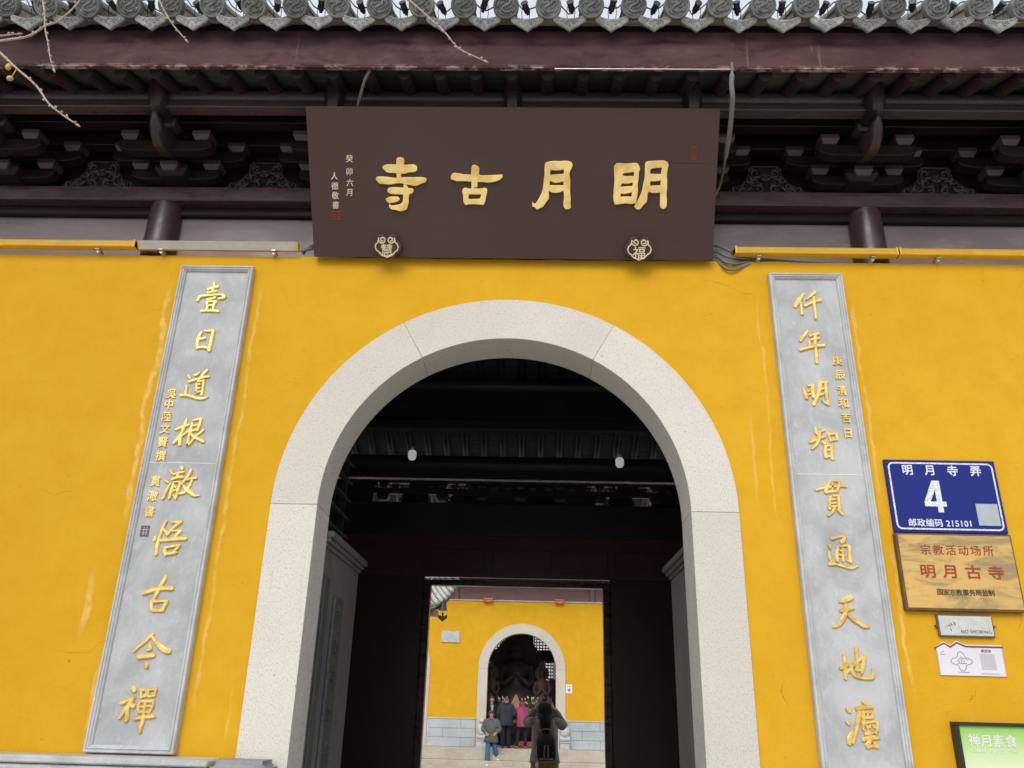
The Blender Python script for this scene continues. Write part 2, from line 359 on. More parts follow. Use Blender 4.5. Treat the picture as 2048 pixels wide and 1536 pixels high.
def flat(name, c, rough=0.5, metal=0.0, spec=0.5):
    return mottled(name, c, tuple(k*0.88 for k in c), 12, rough, metal, spec=spec)
M['white'] = flat('white_paint', (0.78, 0.78, 0.76)); M['bulb'] = flat('white_bulb', (0.92, 0.92, 0.91), 0.2)
M['bulb'].node_tree.nodes['Principled BSDF'].inputs['Emission Color'].default_value = (1, 0.99, 0.97, 1); M['bulb'].node_tree.nodes['Principled BSDF'].inputs['Emission Strength'].default_value = 0.22; M['black'] = flat('black_plastic', (0.018, 0.018, 0.02), 0.4)
M['cable'] = flat('grey_conduit', (0.17, 0.165, 0.15), 0.5); M['ledyellow'] = flat('yellow_housing', (0.74, 0.44, 0.02), 0.35)
M['ledlens'] = flat('frosted_lens', (0.50, 0.48, 0.42), 0.3); M['steel'] = flat('brushed_steel', (0.50, 0.50, 0.47), 0.35, 0.6)
M['bark'] = mottled('pale_twig_bark', (0.34, 0.27, 0.22), (0.46, 0.38, 0.32), 30, 0.8, bscale=80, bstr=0.4)
M['bud'] = flat('ochre_bud', (0.55, 0.33, 0.10))
STROKES = {
'壹': [[-1844,3855,10,-1817,3866,12,-1792,3873,13],[-1815,3897,9,-1814,3866,10,-1819,3839,10],[-1843,3830,9,-1818,3836,10,-1795,3842,10],[-1898,3776,10,-1894,3795,11,-1883,3805,10],[-1890,3804,9,-1844,3810,9,-1795,3816,9,-1755,3816,10,-1737,3804,12,-1753,3793,10,-1772,3789,5],[-1838,3784,9,-1811,3791,10,-1794,3798,9],[-1839,3767,6,-1836,3747,10,-1828,3736,8],[-1837,3769,8,-1807,3770,9,-1785,3768,10,-1794,3750,10,-1794,3723,9],[-1829,3740,8,-1803,3745,9],[-1832,3727,9,-1831,3709,9],[-1865,3704,8,-1827,3707,9,-1787,3708,10,-1761,3706,11]],
'日': [[-1840,3562,10,-1853,3525,12,-1851,3484,12,-1846,3457,11],[-1819,3572,7,-1795,3572,10,-1768,3574,12],[-1768,3574,12,-1771,3529,13,-1773,3475,13,-1773,3445,13],[-1841,3517,10,-1811,3524,10],[-1844,3462,11,-1807,3464,10,-1776,3458,12]],
'道': [[-1868,3279,9,-1856,3265,9],[-1806,3301,6,-1819,3286,10,-1831,3284,7],[-1763,3316,9,-1783,3289,10,-1805,3249,8],[-1854,3243,10,-1816,3257,10,-1771,3272,10,-1748,3275,9],[-1809,3230,8,-1807,3192,9,-1805,3169,8],[-1774,3252,9,-1771,3213,9,-1770,3162,9],[-1804,3243,6,-1778,3249,7],[-1807,3224,6,-1792,3227,7],[-1805,3200,8,-1788,3202,7],[-1804,3175,9,-1780,3180,8],[-1869,3215,10,-1866,3191,9,-1867,3164,10],[-1891,3156,10,-1861,3158,11,-1827,3150,10,-1787,3139,11,-1754,3140,10,-1729,3149,3]],
'根': [[-1880,2948,10,-1855,2960,10,-1830,2971,11,-1812,2977,8],[-1829,3018,4,-1834,2992,10,-1840,2953,11,-1847,2915,12,-1848,2880,11,-1844,2855,10],[-1845,2925,10,-1861,2892,11,-1879,2866,11],[-1835,2912,8,-1819,2928,8,-1801,2946,8],[-1793,2985,8,-1797,2946,10,-1800,2895,9,-1799,2856,10],[-1790,3003,7,-1771,3009,8,-1747,3015,8],[-1747,3012,9,-1751,2980,10,-1758,2946,11],[-1787,2971,6,-1765,2974,7],[-1794,2938,8,-1758,2948,8],[-1797,2856,11,-1784,2868,9,-1769,2891,5],[-1722,2947,8,-1745,2923,9,-1766,2905,8],[-1788,2922,6,-1769,2903,11,-1741,2892,12,-1713,2879,13]],
'澈': [[-1867,2705,11,-1858,2688,9],[-1880,2644,11,-1871,2637,10],[-1855,2632,6,-1866,2600,8,-1876,2568,11,-1883,2546,11],[-1807,2721,12,-1804,2715,11],[-1846,2682,7,-1818,2692,9,-1792,2698,9],[-1814,2687,6,-1828,2673,6],[-1847,2656,9,-1819,2666,10,-1794,2668,11],[-1838,2626,8,-1842,2598,11,-1845,2565,11,-1847,2548,10],[-1836,2638,6,-1807,2640,7,-1799,2636,8],[-1801,2636,10,-1805,2608,10,-1808,2575,10,-1811,2547,9],[-1835,2619,7,-1822,2610,8],[-1827,2589,6,-1813,2599,7],[-1826,2564,6,-1810,2545,8],[-1752,2710,9,-1765,2673,11,-1785,2640,10,-1797,2622,6],[-1765,2652,7,-1743,2660,8,-1716,2664,8],[-1738,2652,8,-1744,2623,9,-1759,2594,10,-1774,2579,10,-1797,2573,8],[-1780,2620,7,-1763,2600,11,-1739,2584,13,-1710,2566,11,-1682,2565,5]],
'悟': [[-1840,2419,10,-1849,2392,9,-1856,2363,10,-1861,2331,9,-1864,2303,11,-1865,2271,11,-1863,2238,11],[-1884,2329,11,-1886,2314,10],[-1849,2374,8,-1831,2362,11,-1820,2344,8],[-1804,2414,8,-1783,2415,10,-1757,2419,11],[-1764,2410,9,-1784,2393,11,-1801,2373,10,-1817,2348,9],[-1796,2366,6,-1774,2368,6,-1751,2367,8],[-1751,2365,10,-1764,2351,11,-1774,2336,10],[-1849,2313,10,-1819,2316,11,-1775,2322,13,-1740,2325,13,-1715,2327,13],[-1818,2274,10,-1817,2256,11,-1809,2237,9],[-1815,2275,9,-1777,2283,8,-1744,2289,9],[-1742,2289,9,-1755,2271,11,-1767,2257,8],[-1810,2241,10,-1784,2245,11,-1755,2250,11]],
'古': [[-1788,2122,10,-1792,2104,12,-1803,2080,12,-1816,2047,13,-1823,2020,11,-1830,2003,10],[-1890,2032,13,-1862,2043,13,-1823,2055,12,-1782,2060,12,-1742,2061,13],[-1836,1996,11,-1836,1973,10,-1829,1950,10],[-1831,1991,10,-1795,1994,9,-1759,1996,10],[-1757,1995,11,-1764,1974,12,-1771,1954,11],[-1822,1945,10,-1795,1947,11,-1768,1948,11]],
'今': [[-1799,1828,10,-1813,1813,10,-1841,1783,10,-1867,1759,9,-1883,1741,10],[-1797,1810,9,-1777,1788,11,-1749,1764,14,-1722,1747,14,-1698,1743,14],[-1805,1770,10,-1805,1754,15,-1814,1749,7],[-1850,1713,14,-1812,1718,14,-1775,1722,12],[-1804,1680,12,-1803,1666,12]],
'禪': [[-1850,1563,14,-1842,1551,13],[-1895,1492,12,-1873,1503,11,-1849,1513,11],[-1840,1519,12,-1852,1491,13,-1873,1457,10,-1890,1424,10],[-1858,1474,11,-1857,1449,11,-1855,1413,12],[-1839,1480,11,-1831,1477,12],[-1809,1557,7,-1801,1521,8],[-1806,1555,8,-1777,1556,8],[-1778,1552,7,-1777,1529,8],[-1800,1523,8,-1775,1529,7],[-1769,1553,6,-1764,1527,7],[-1772,1558,8,-1730,1562,8],[-1733,1559,8,-1735,1530,7],[-1762,1526,8,-1734,1531,7],[-1804,1499,9,-1806,1472,9,-1801,1454,9],[-1803,1501,9,-1769,1504,8,-1736,1506,9],[-1734,1503,8,-1736,1476,9,-1749,1449,9],[-1800,1476,6,-1737,1482,6],[-1800,1451,9,-1753,1454,7],[-1775,1498,8,-1773,1451,8,-1772,1410,11,-1776,1382,11,-1775,1360,9],[-1812,1421,11,-1776,1428,10,-1742,1432,11,-1718,1433,10]],
'仟': [[1768,3869,9,1749,3841,14,1726,3807,14,1714,3787,13],[1747,3810,8,1748,3775,9,1748,3736,11],[1839,3882,12,1813,3859,10,1783,3832,4],[1773,3793,13,1803,3808,10,1832,3820,9,1866,3831,12],[1830,3846,10,1827,3798,11,1827,3743,9,1824,3706,8]],
'年': [[1764,3620,11,1739,3588,12,1719,3560,11],[1778,3593,10,1802,3603,12,1829,3608,11],[1783,3567,8,1806,3574,10,1825,3576,11],[1770,3554,9,1767,3529,10],[1713,3501,12,1754,3514,11,1799,3525,11,1851,3532,12],[1809,3597,10,1803,3534,10,1802,3471,11,1800,3421,11]],
'明': [[1705,3262,8,1711,3230,11,1716,3198,11],[1732,3274,8,1761,3281,9],[1758,3279,11,1755,3246,12,1755,3204,11],[1725,3240,7,1736,3244,7],[1720,3218,7,1743,3224,6],[1804,3298,13,1797,3259,11,1781,3215,11,1752,3159,11],[1802,3297,10,1841,3300,10],[1835,3298,10,1831,3250,11,1831,3200,11,1834,3162,11],[1834,3162,9,1815,3172,9,1798,3185,3],[1800,3253,8,1815,3257,8],[1793,3219,9,1812,3225,8]],
'智': [[1744,3018,10,1745,2995,10,1751,2983,9],[1759,2993,11,1788,3007,9],[1705,2936,11,1743,2952,10,1789,2970,10],[1762,2985,12,1756,2954,11,1742,2926,10,1720,2904,9,1710,2895,5],[1774,2938,8,1787,2923,9],[1812,2984,8,1820,2944,8],[1812,2982,9,1860,2989,9],[1858,2989,10,1857,2952,9],[1818,2946,9,1857,2954,8],[1789,2915,9,1781,2884,11,1782,2849,11],[1797,2915,7,1822,2919,8],[1824,2917,11,1820,2878,11,1818,2840,11],[1788,2890,7,1803,2891,8],[1785,2851,9,1816,2855,7]],
'貫': [[1708,2662,10,1745,2673,10,1797,2682,9,1842,2688,10,1873,2685,10],[1782,2705,9,1768,2679,10,1756,2648,9],[1810,2715,7,1833,2713,9,1837,2704,9],[1837,2702,9,1828,2677,10,1818,2655,9],[1758,2648,9,1794,2654,8,1820,2656,8],[1801,2702,8,1796,2674,7,1792,2656,6],[1779,2623,9,1772,2598,9,1768,2558,9],[1796,2631,7,1828,2631,8],[1824,2629,10,1822,2599,9,1820,2555,9],[1779,2609,6,1806,2611,6],[1777,2589,6,1805,2591,6],[1773,2569,7,1806,2573,7],[1795,2564,9,1778,2538,8,1755,2520,7],[1812,2552,8,1829,2531,8]],
'通': [[1762,2397,12,1787,2405,8,1815,2409,6,1833,2407,10],[1831,2404,10,1820,2386,12,1807,2379,10],[1785,2353,7,1776,2318,10,1774,2279,10],[1801,2355,6,1824,2360,7,1846,2359,8],[1846,2356,10,1843,2319,10,1842,2277,11],[1843,2271,7,1826,2281,5],[1810,2344,7,1807,2310,8,1805,2279,8],[1795,2332,6,1815,2332,6],[1788,2310,6,1815,2307,7],[1742,2360,8,1745,2348,8],[1735,2321,8,1737,2291,8,1743,2269,7],[1730,2261,10,1764,2261,8,1805,2250,8,1846,2243,10,1878,2255,4]],
'天': [[1762,2070,10,1791,2077,14,1826,2091,13],[1759,2021,8,1788,2030,13,1823,2040,12],[1788,2054,9,1786,2026,12,1776,1997,12,1753,1964,12,1728,1946,9,1707,1941,4],[1795,2002,8,1815,1983,12,1846,1964,13,1870,1949,13,1893,1946,6]],
'地': [[1748,1806,8,1750,1781,10,1747,1737,11,1743,1694,11],[1724,1741,10,1751,1754,9,1779,1764,6],[1750,1719,8,1771,1741,8,1798,1766,7],[1778,1760,10,1776,1733,10,1785,1713,10,1806,1702,10,1841,1698,10,1874,1700,11,1881,1717,9,1881,1743,4],[1814,1839,11,1812,1809,10,1809,1770,10,1804,1734,11],[1791,1758,7,1820,1779,8,1849,1802,9],[1850,1800,11,1843,1771,11,1832,1739,11,1826,1721,8],[1814,1734,6,1826,1730,5]],
'灋': [[1733,1553,12,1741,1542,12],[1722,1494,9,1731,1483,9],[1814,1588,10,1823,1578,10],[1777,1554,10,1819,1560,10,1854,1563,10],[1789,1538,11,1779,1502,12,1765,1461,10,1750,1428,9,1739,1399,8],[1743,1452,6,1727,1420,12,1722,1395,11],[1804,1540,8,1852,1540,8],[1810,1538,7,1803,1510,8],[1804,1515,8,1847,1516,9],[1852,1538,8,1849,1517,8],[1830,1544,7,1826,1516,6],[1806,1506,8,1799,1478,9,1798,1460,8],[1809,1489,8,1853,1497,7,1870,1493,8],[1872,1489,8,1866,1463,8,1856,1444,8],[1857,1445,8,1846,1453,5],[1816,1477,7,1821,1467,7],[1832,1480,6,1832,1469,6],[1844,1481,6,1852,1471,7],[1820,1457,8,1825,1445,9,1839,1446,8],[1806,1441,10,1816,1441,10],[1790,1413,10,1826,1422,11,1867,1425,11],[1828,1438,8,1826,1411,10,1807,1390,10,1807,1378,8],[1806,1380,8,1838,1387,8,1858,1380,7],[1842,1402,9,1852,1389,10]],
}
BIG = {
'寺': [[-684,581,-679,592,-664,595,-648,592,-642,581,-644,566,-647,552,-619,551,-585,554,-570,547,-565,537,-567,523,-581,515,-619,512,-635,505,-662,503,-665,479,-594,479,-543,480,-517,477,-508,469,-515,456,-544,445,-572,433,-605,438,-639,443,-668,449,-708,444,-734,440,-767,443,-793,445,-804,458,-812,469,-805,479,-787,482,-748,480,-707,475,-684,475,-686,507,-717,509,-740,510,-760,524,-770,536,-762,547,-741,553,-705,553,-686,551],[-644,435,-639,439,-626,426,-621,415,-598,415,-588,407,-593,393,-604,386,-619,384,-616,373,-620,356,-620,336,-627,310,-633,295,-650,286,-672,283,-696,290,-725,294,-736,308,-733,318,-724,311,-690,315,-667,321,-652,335,-648,355,-648,382,-686,383,-725,386,-741,395,-743,407,-734,416,-709,420,-673,419,-645,417],[-754,351,-741,360,-715,365,-687,364,-677,358,-675,350,-687,341,-711,334,-739,331,-748,338]],
'古': [[-234,523,-230,550,-220,554,-205,550,-192,538,-191,521,-194,499,-171,493,-141,494,-90,496,-53,499,-50,490,-64,474,-90,464,-131,456,-166,459,-201,459,-203,429,-226,427,-226,416,-192,416,-171,417,-156,421,-143,413,-145,393,-151,368,-155,343,-166,324,-179,326,-218,328,-254,327,-272,324,-282,339,-284,376,-289,404,-284,416,-271,420,-253,415,-233,416,-233,437,-234,459,-243,461,-281,464,-320,463,-340,468,-357,474,-357,488,-348,503,-332,506,-309,504,-286,499,-253,498,-235,497],[-251,387,-218,386,-175,387,-177,372,-182,359,-195,355,-230,354,-255,353,-257,367]],
'月': [[209,570,222,574,257,580,292,579,328,581,356,577,367,562,362,542,353,525,349,505,354,480,356,438,356,401,361,364,360,332,363,314,356,305,337,304,326,314,322,331,325,369,323,401,320,415,301,405,276,399,250,402,227,414,228,388,229,365,211,340,198,320,175,307,161,300,150,313,137,316,134,325,136,337,143,328,157,335,172,360,192,400,199,437,202,474,206,504,205,541],[240,532,278,530,320,537,322,520,319,506,279,503,236,499,233,511],[235,471,270,458,320,468,321,439,275,439,231,439]],
'明': [[621,556,636,570,691,568,749,572,764,556,769,538,763,520,763,484,758,454,762,415,757,372,752,342,718,338,693,341,660,337,632,334,622,366,622,403,624,441,625,483,620,522],[665,499,671,515,701,520,738,526,739,508,738,493,719,497,694,495],[667,458,698,456,735,466,734,437,704,437,657,432,661,448],[659,400,690,397,732,409,731,375,691,377,658,374],[804,572,814,581,849,585,912,587,928,580,937,566,933,541,930,505,934,468,935,431,933,394,938,356,935,319,920,310,905,319,902,356,901,393,898,408,868,403,845,405,827,413,820,390,818,352,797,330,783,310,767,304,749,320,771,360,789,405,797,449,803,484,804,528],[836,543,868,549,905,551,902,529,899,509,863,509,830,510,831,528],[834,472,864,472,901,477,900,444,866,442,832,440]],
}
TWIGS = {'A':[(-2.036,-2.0,3.829),(-1.924,-2.0,3.855),(-1.829,-2.0,3.875),(-1.794,-2.0,3.901),(-1.763,-2.0,3.934),(-1.722,-2.0,3.955),(-1.681,-2.0,4.015),(-1.659,-2.0,4.067),(-1.643,-2.0,4.134)],'B':[(-1.839,-2.0,4.147),(-1.809,-2.0,4.067),(-1.784,-2.0,3.996),(-1.763,-2.0,3.919),(-1.732,-2.0,3.841),(-1.708,-2.0,3.774),(-1.682,-2.0,3.72)],'C':[(-2.065,-2.0,3.936),(-1.909,-2.0,3.797),(-1.823,-2.0,3.719),(-1.729,-2.0,3.638),(-1.664,-2.0,3.558),(-1.607,-2.0,3.51),(-1.535,-2.0,3.46)],'D':[(-2.005,-2.0,3.86),(-1.931,-2.0,3.88),(-1.867,-2.0,3.89)],'E':[(-1.394,-2.0,4.148),(-1.342,-2.0,4.068),(-1.313,-2.0,4.016),(-1.266,-2.0,3.944),(-1.201,-2.0,3.866)],'F':[(-0.403,-2.0,4.144),(-0.35,-2.0,4.071),(-0.278,-2.0,3.991),(-0.202,-2.0,3.905),(-0.158,-2.0,3.84),(-0.124,-2.0,3.811),(-0.049,-2.0,3.768)]}
# ---------------------------------------------------------------- constants of the gate front
RO, RI, ZS, DEP = 1.286, 1.0254, 2.532, 0.291
WT = 4.106
def arc(r, a0, a1, n, cx=0.0, cz=ZS):
    return [(cx + r*math.sin(a0 + (a1-a0)*i/n), cz + r*math.cos(a0 + (a1-a0)*i/n)) for i in range(n+1)]
# ---------------------------------------------------------------- ground
g = MB(); g.box(-60, 60, -60, 0.0, -0.3, 0.0); 
def paving(name, c1, c2, sc):
    t = NT(name); br = t.n('ShaderNodeTexBrick'); br.inputs['Scale'].default_value = sc; br.inputs['Mortar Size'].default_value = 0.012
    br.inputs['Color1'].default_value = (*c1, 1); br.inputs['Color2'].default_value = (*c2, 1); br.inputs['Mortar'].default_value = (0.12, 0.115, 0.10, 1)
    t.link(t.pos, br.inputs['Vector']); col = t.mix(t.ramp(t.noise(3, 6), 0.3, 0.7, 0, 0.35), br.outputs['Color'], (0.28, 0.27, 0.25))
    return t.out(col, 0.75)
M['paving'] = paving('grey_paving', (0.53, 0.50, 0.45), (0.48, 0.455, 0.415), 1.2)
M['court'] = paving('courtyard_paving', (0.44, 0.42, 0.38), (0.39, 0.37, 0.34), 1.5)
tag(g.build('pavement', M['paving']), kind='structure')
g = MB(); g.box(-14, 14, 0.31, 11.0, -0.35, 0.003)
tag(g.build('hall_floor', M['paving']), kind='structure')
g = MB(); g.box(-60, 60, 11.0, 80.0, -0.6, -0.28)
tag(g.build('courtyard', M['court']), kind='structure')

# ---------------------------------------------------------------- the gate building
gate = thing('gate_building', 'yellow temple gate building with round stone arch, maroon eaves and grey tile roof', 'building', (0, 0, 0))
def wall_face(mb, Y, R_, cx, zs, x0, x1, zt, thick, jit=0.0, zb=0.0):
    top = []
    n = 160
    for i in range(n+1):
        x = x0 + (x1-x0)*i/n; top.append((x, zt + (random.uniform(-jit, jit) if jit else 0)))
    L = [(x0, zb)] + [q for q in top if q[0] < cx-1e-6] + [(cx, zt)]
    A = arc(R_, 0, -math.pi/2, 40, cx, zs)
    mb.prism(L + A + [(cx-R_, zb)], 'y', Y, Y+thick)
    A = arc(R_, 0, math.pi/2, 40, cx, zs)
    Rr = [(x1, zb)] + [q for q in reversed(top) if q[0] > cx+1e-6] + [(cx, zt)]
    mb.prism(Rr + A + [(cx+R_, zb)], 'y', Y, Y+thick)
m = MB(); wall_face(m, 0.012, RO-0.02, 0.0, ZS, -7.5, 7.5, WT, 0.26, 0.004)
m.build('front_wall', M['wall'], gate)
# arch stones: three voussoirs and two jambs, hairline joints between them
TH = 0.5126
def arch_stone(name, a0, a1, parent, mat, Y0=0.0, Y1=DEP, ro=RO, ri=RI, cx=0.0, cz=ZS, n=18):
    g_ = 0.0005
    out = arc(ro, a0+g_, a1-g_, n, cx, cz); inn = arc(ri, a1-g_*1.2, a0+g_*1.2, n, cx, cz)
    return MB().prism(out+inn, 'y', Y0, Y1).build(name, mat, parent, bevel=0.002, smooth=True)
for a0, a1 in ((-math.pi/2, -TH), (-TH, TH), (TH, math.pi/2)): arch_stone('arch_stone', a0, a1, gate, M['granite'])
for s in (-1, 1):
    xs = sorted((s*RI, s*RO)); MB().box(xs[0], xs[1], 0.0, DEP, 0.0, ZS-0.0012).build('jamb_stone', M['granite'], gate, bevel=0.002)
# frieze beam, boards and columns above the wall
m = MB(); m.box(-7.5, 7.5, 0.03, 0.34, 4.535, 4.64); m.build('plate_beam', M['lacquer'], gate, bevel=0.006)
m = MB(); m.box(-7.5, 7.5, 0.11, 0.34, 4.47, 4.533); m.build('under_beam', M['lacquer_shade'], gate, bevel=0.006)
colx = (-2.285, 2.275)
for x in (-7.2,) + colx + (7.2,):
    m = MB(); m.cyl((x, 0.135, 4.085), (x, 0.135, 4.534), 0.108, 0.104, 28); m.build('column', M['lacquer'], gate, smooth=True)
edges = [-7.2, -2.285, 2.275, 7.2]
for a, b in zip(edges[:-1], edges[1:]):
    m = MB(); m.box(a+0.06, b-0.06, 0.15, 0.26, 4.108, 4.468); m.build('frieze_board', M['panel_lac'], gate)
# back board behind the brackets
m = MB(); m.box(-7.5, 7.5, 0.11, 0.14, 4.64, 5.29); m.build('back_board', M['lacquer_shade'], gate)
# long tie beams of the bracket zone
m = MB(); m.box(-7.5, 7.5, -0.03, 0.05, 4.925, 5.01); m.build('tie_beam', M['lacquer_shade'], gate, bevel=0.004)
m = MB(); m.box(-7.5, 7.5, -0.03, 0.05, 5.05, 5.13); m.build('tie_beam', M['lacquer_shade'], gate, bevel=0.004)
m = MB(); m.box(-7.5, 7.5, -0.24, -0.16, 4.935, 5.00); m.build('tie_beam', M['lacquer_shade'], gate, bevel=0.004)
m = MB(); m.box(-7.5, 7.5, -0.235, -0.165, 5.025, 5.075); m.build('tie_beam', M['lacquer_shade'], gate, bevel=0.004)
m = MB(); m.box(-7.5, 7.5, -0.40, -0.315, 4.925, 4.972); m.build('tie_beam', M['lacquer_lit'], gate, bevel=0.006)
m = MB(); m.cyl((-7.5, -0.355, 5.028), (7.5, -0.355, 5.028), 0.050, None, 20); m.build('purlin', M['lacquer_lit'], gate, smooth=True)
# rafters, roof boards
SL = 0.375          # eave slope
def rz(y): return 4.965 + (y+0.65)*SL
m = MB(); m.cyl((0, -0.65, rz(-0.65)), (0, 0.30, rz(0.30)), 0.040, None, 14); raf = m.build('rafter', M['rafter'], gate, smooth=True)
raf.location.x = -3.798
for k in range(1, 37): clone(raf, 0.211*k)
m = MB()
m.loft([[(-7.5, -0.695, rz(-0.695)+0.036), (7.5, -0.695, rz(-0.695)+0.036), (7.5, -0.695, rz(-0.695)+0.055), (-7.5, -0.695, rz(-0.695)+0.055)],
        [(-7.5, 0.4, rz(0.4)+0.036), (7.5, 0.4, rz(0.4)+0.036), (7.5, 0.4, rz(0.4)+0.055), (-7.5, 0.4, rz(0.4)+0.055)]])
m.build('roof_boards', M['boards'], gate)
# fascia: broad painted board, lower lip, upper strip set back
m = MB(); m.box(-7.5, 7.5, -0.722, -0.700, 4.948, 5.214); m.build('fascia', M['fascia'], gate, bevel=0.004)
m = MB(); m.box(-7.5, 7.5, -0.727, -0.700, 4.934, 4.946); m.build('fascia_lip', M['fascia'], gate, bevel=0.003)
m = MB(); m.box(-7.5, 7.5, -0.716, -0.690, 5.216, 5.31); m.build('fascia_cornice', M['lacquer_shade'], gate, bevel=0.004)
m = MB(); m.box(0.25, 1.26, -0.7275, -0.721, 4.929, 4.9325); m.build('drip_strip', M['steel'], gate)
# ---- bracket sets
def gong(mb, cx, y, z0, z1, half, w=0.075):
    o = [(-half, z1), (-half, z0+(z1-z0)*0.55)]
    for k in range(1, 5):
        a = k/4*math.pi/2; o.append((-half+0.11*(1-math.cos(a)), z0+(z1-z0)*0.55*(1-math.sin(a))))
    o += [(-q[0], q[1]) for q in reversed(o)]
    mb.prism([(cx+q[0], q[1]) for q in o], 'y', y-w/2, y+w/2)
def dou(mb, cx, y, z0, z1, w=0.115, d=0.115):
    h = z1-z0; a = w/2*0.72
    rings = []
    for z, s in ((z0, 0.70), (z0+h*0.5, 1.0), (z1, 1.0)):
        rings.append([(cx-w/2*s, y-d/2*s, z), (cx+w/2*s, y-d/2*s, z), (cx+w/2*s, y+d/2*s, z), (cx-w/2*s, y+d/2*s, z)])
    mb.loft(rings)
def beak(mb, cx, prof, w):
    """upturned bracket beak: profile (y, z, height, width factor)"""
    rings = []
    for y, z, h, f in prof:
        q = w*f/2; rings.append([(cx-q, y, z+h/2), (cx+q, y, z+h/2), (cx+q*1.0, y, z), (cx+q*0.55, y, z-h/2), (cx-q*0.55, y, z-h/2), (cx-q, y, z)])
    mb.loft(rings)
def bracket_set(x):
    root = MB(); dou(root, x, -0.01, 4.642, 4.715, 0.21, 0.2); root.box(x-0.045, x+0.045, -0.13, 0.10, 4.716, 4.775)
    b = root.build('bracket_set', M['lacquer_shade'], gate, bevel=0.004)
    m = MB(); gong(m, x, 0.0, 4.650, 4.722, 0.29); m.build('bracket_arm', M['lacquer_shade'], b, bevel=0.004)
    m = MB(); gong(m, x, 0.0, 4.788, 4.865, 0.44); m.build('bracket_arm', M['lacquer_shade'], b, bevel=0.004)
    m = MB(); gong(m, x, -0.20, 4.722, 4.800, 0.30); m.build('bracket_arm', M['lacquer_shade'], b, bevel=0.004)
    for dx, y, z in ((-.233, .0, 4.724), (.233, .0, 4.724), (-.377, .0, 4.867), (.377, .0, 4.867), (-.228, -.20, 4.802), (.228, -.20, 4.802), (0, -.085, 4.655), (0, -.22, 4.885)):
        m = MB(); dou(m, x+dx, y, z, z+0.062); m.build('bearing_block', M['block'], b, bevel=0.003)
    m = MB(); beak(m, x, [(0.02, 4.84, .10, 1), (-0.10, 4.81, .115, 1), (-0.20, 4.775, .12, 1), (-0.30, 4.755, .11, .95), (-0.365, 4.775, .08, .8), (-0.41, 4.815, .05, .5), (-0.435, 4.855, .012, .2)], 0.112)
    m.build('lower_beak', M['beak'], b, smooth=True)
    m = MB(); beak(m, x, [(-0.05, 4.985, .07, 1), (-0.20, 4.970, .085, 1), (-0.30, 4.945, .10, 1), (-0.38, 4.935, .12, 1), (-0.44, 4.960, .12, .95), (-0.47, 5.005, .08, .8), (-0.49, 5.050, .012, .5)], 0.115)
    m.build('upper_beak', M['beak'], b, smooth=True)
    return b
bs = bracket_set(0.0)
def deep(o, dx):
    c = o.copy(); C.objects.link(c); c.location.x += dx
    for ch in list(o.children):
        k = ch.copy(); C.objects.link(k); k.parent = c
SP = 1.098
for k in (-3, -2, -1, 1, 2, 3): deep(bs, SP*k)
# ---- carved scroll panels between the sets
def spiral(cx, cz, r, turns, a0, sgn, n=22):
    return [(cx + sgn*r*(1-i/n*0.8)*math.cos(a0+turns*2*math.pi*i/n), cz + r*(1-i/n*0.8)*math.sin(a0+turns*2*math.pi*i/n)) for i in range(n+1)]
def carved(mb, cx, y, z, w, h):
    for s in (-1, 1):
        for dx, dz, r, tn, a in ((.40, .15, .13, 1.2, 2.6), (.27, .24, .14, 1.2, 3.0), (.13, .42, .15, 1.2, 3.3), (.12, .74, .16, 1.2, 3.6), (.10, .14, .13, 1.1, 1.0), (.30, .10, .09, 1.2, .4), (.23, .50, .10, 1.1, 2.0), (.02, .60, .10, 1.1, 4.4), (.19, .90, .07, 1.1, 2.0)):
            pts = spiral(cx+s*dx*w, z+dz*h, r*h*1.15, tn, a, s)
            mb.tube([(q[0], y - 0.006*math.sin(i*0.7), q[1]) for i, q in enumerate(pts)], [0.0125*(1-0.45*i/len(pts)) for i in range(len(pts))], 6)
    bell = [(-.52, .02), (-.42, .20), (-.30, .34), (-.22, .62), (-.20, 1.0), (.20, 1.0), (.22, .62), (.30, .34), (.42, .20), (.52, .02)]
    mb.tube([(cx+a*w, y+0.004, z+b*h) for a, b in bell], 0.007, 6)
m = MB(); m.prism([(a*.50, 4.645 + b*.215) for a, b in ((-.50, .0), (-.40, .18), (-.28, .32), (-.20, .60), (-.18, .97), (.18, .97), (.20, .60), (.28, .32), (.40, .18), (.50, .0))], 'y', .072, .10); carved(m, 0, 0.065, 4.645, 0.50, 0.215); cv = m.build('carved_panel', M['carve'], gate, smooth='all')
cv.location.x = -2.5*SP
for k in range(1, 6): clone(cv, SP*k)
# ---- roof tiles
TS = 0.2450; X0 = -0.035
tdir = Vector((0, -math.cos(R(30)), -math.sin(R(30)))); tup = Vector((0, -math.sin(R(30)), math.cos(R(30))))
DC = Vector((0, -0.85, 5.277))
def tp(x, a, n): return tuple(DC + Vector((x, 0, 0)) + tdir*a + tup*n)      # a along the slope (out), n normal to it
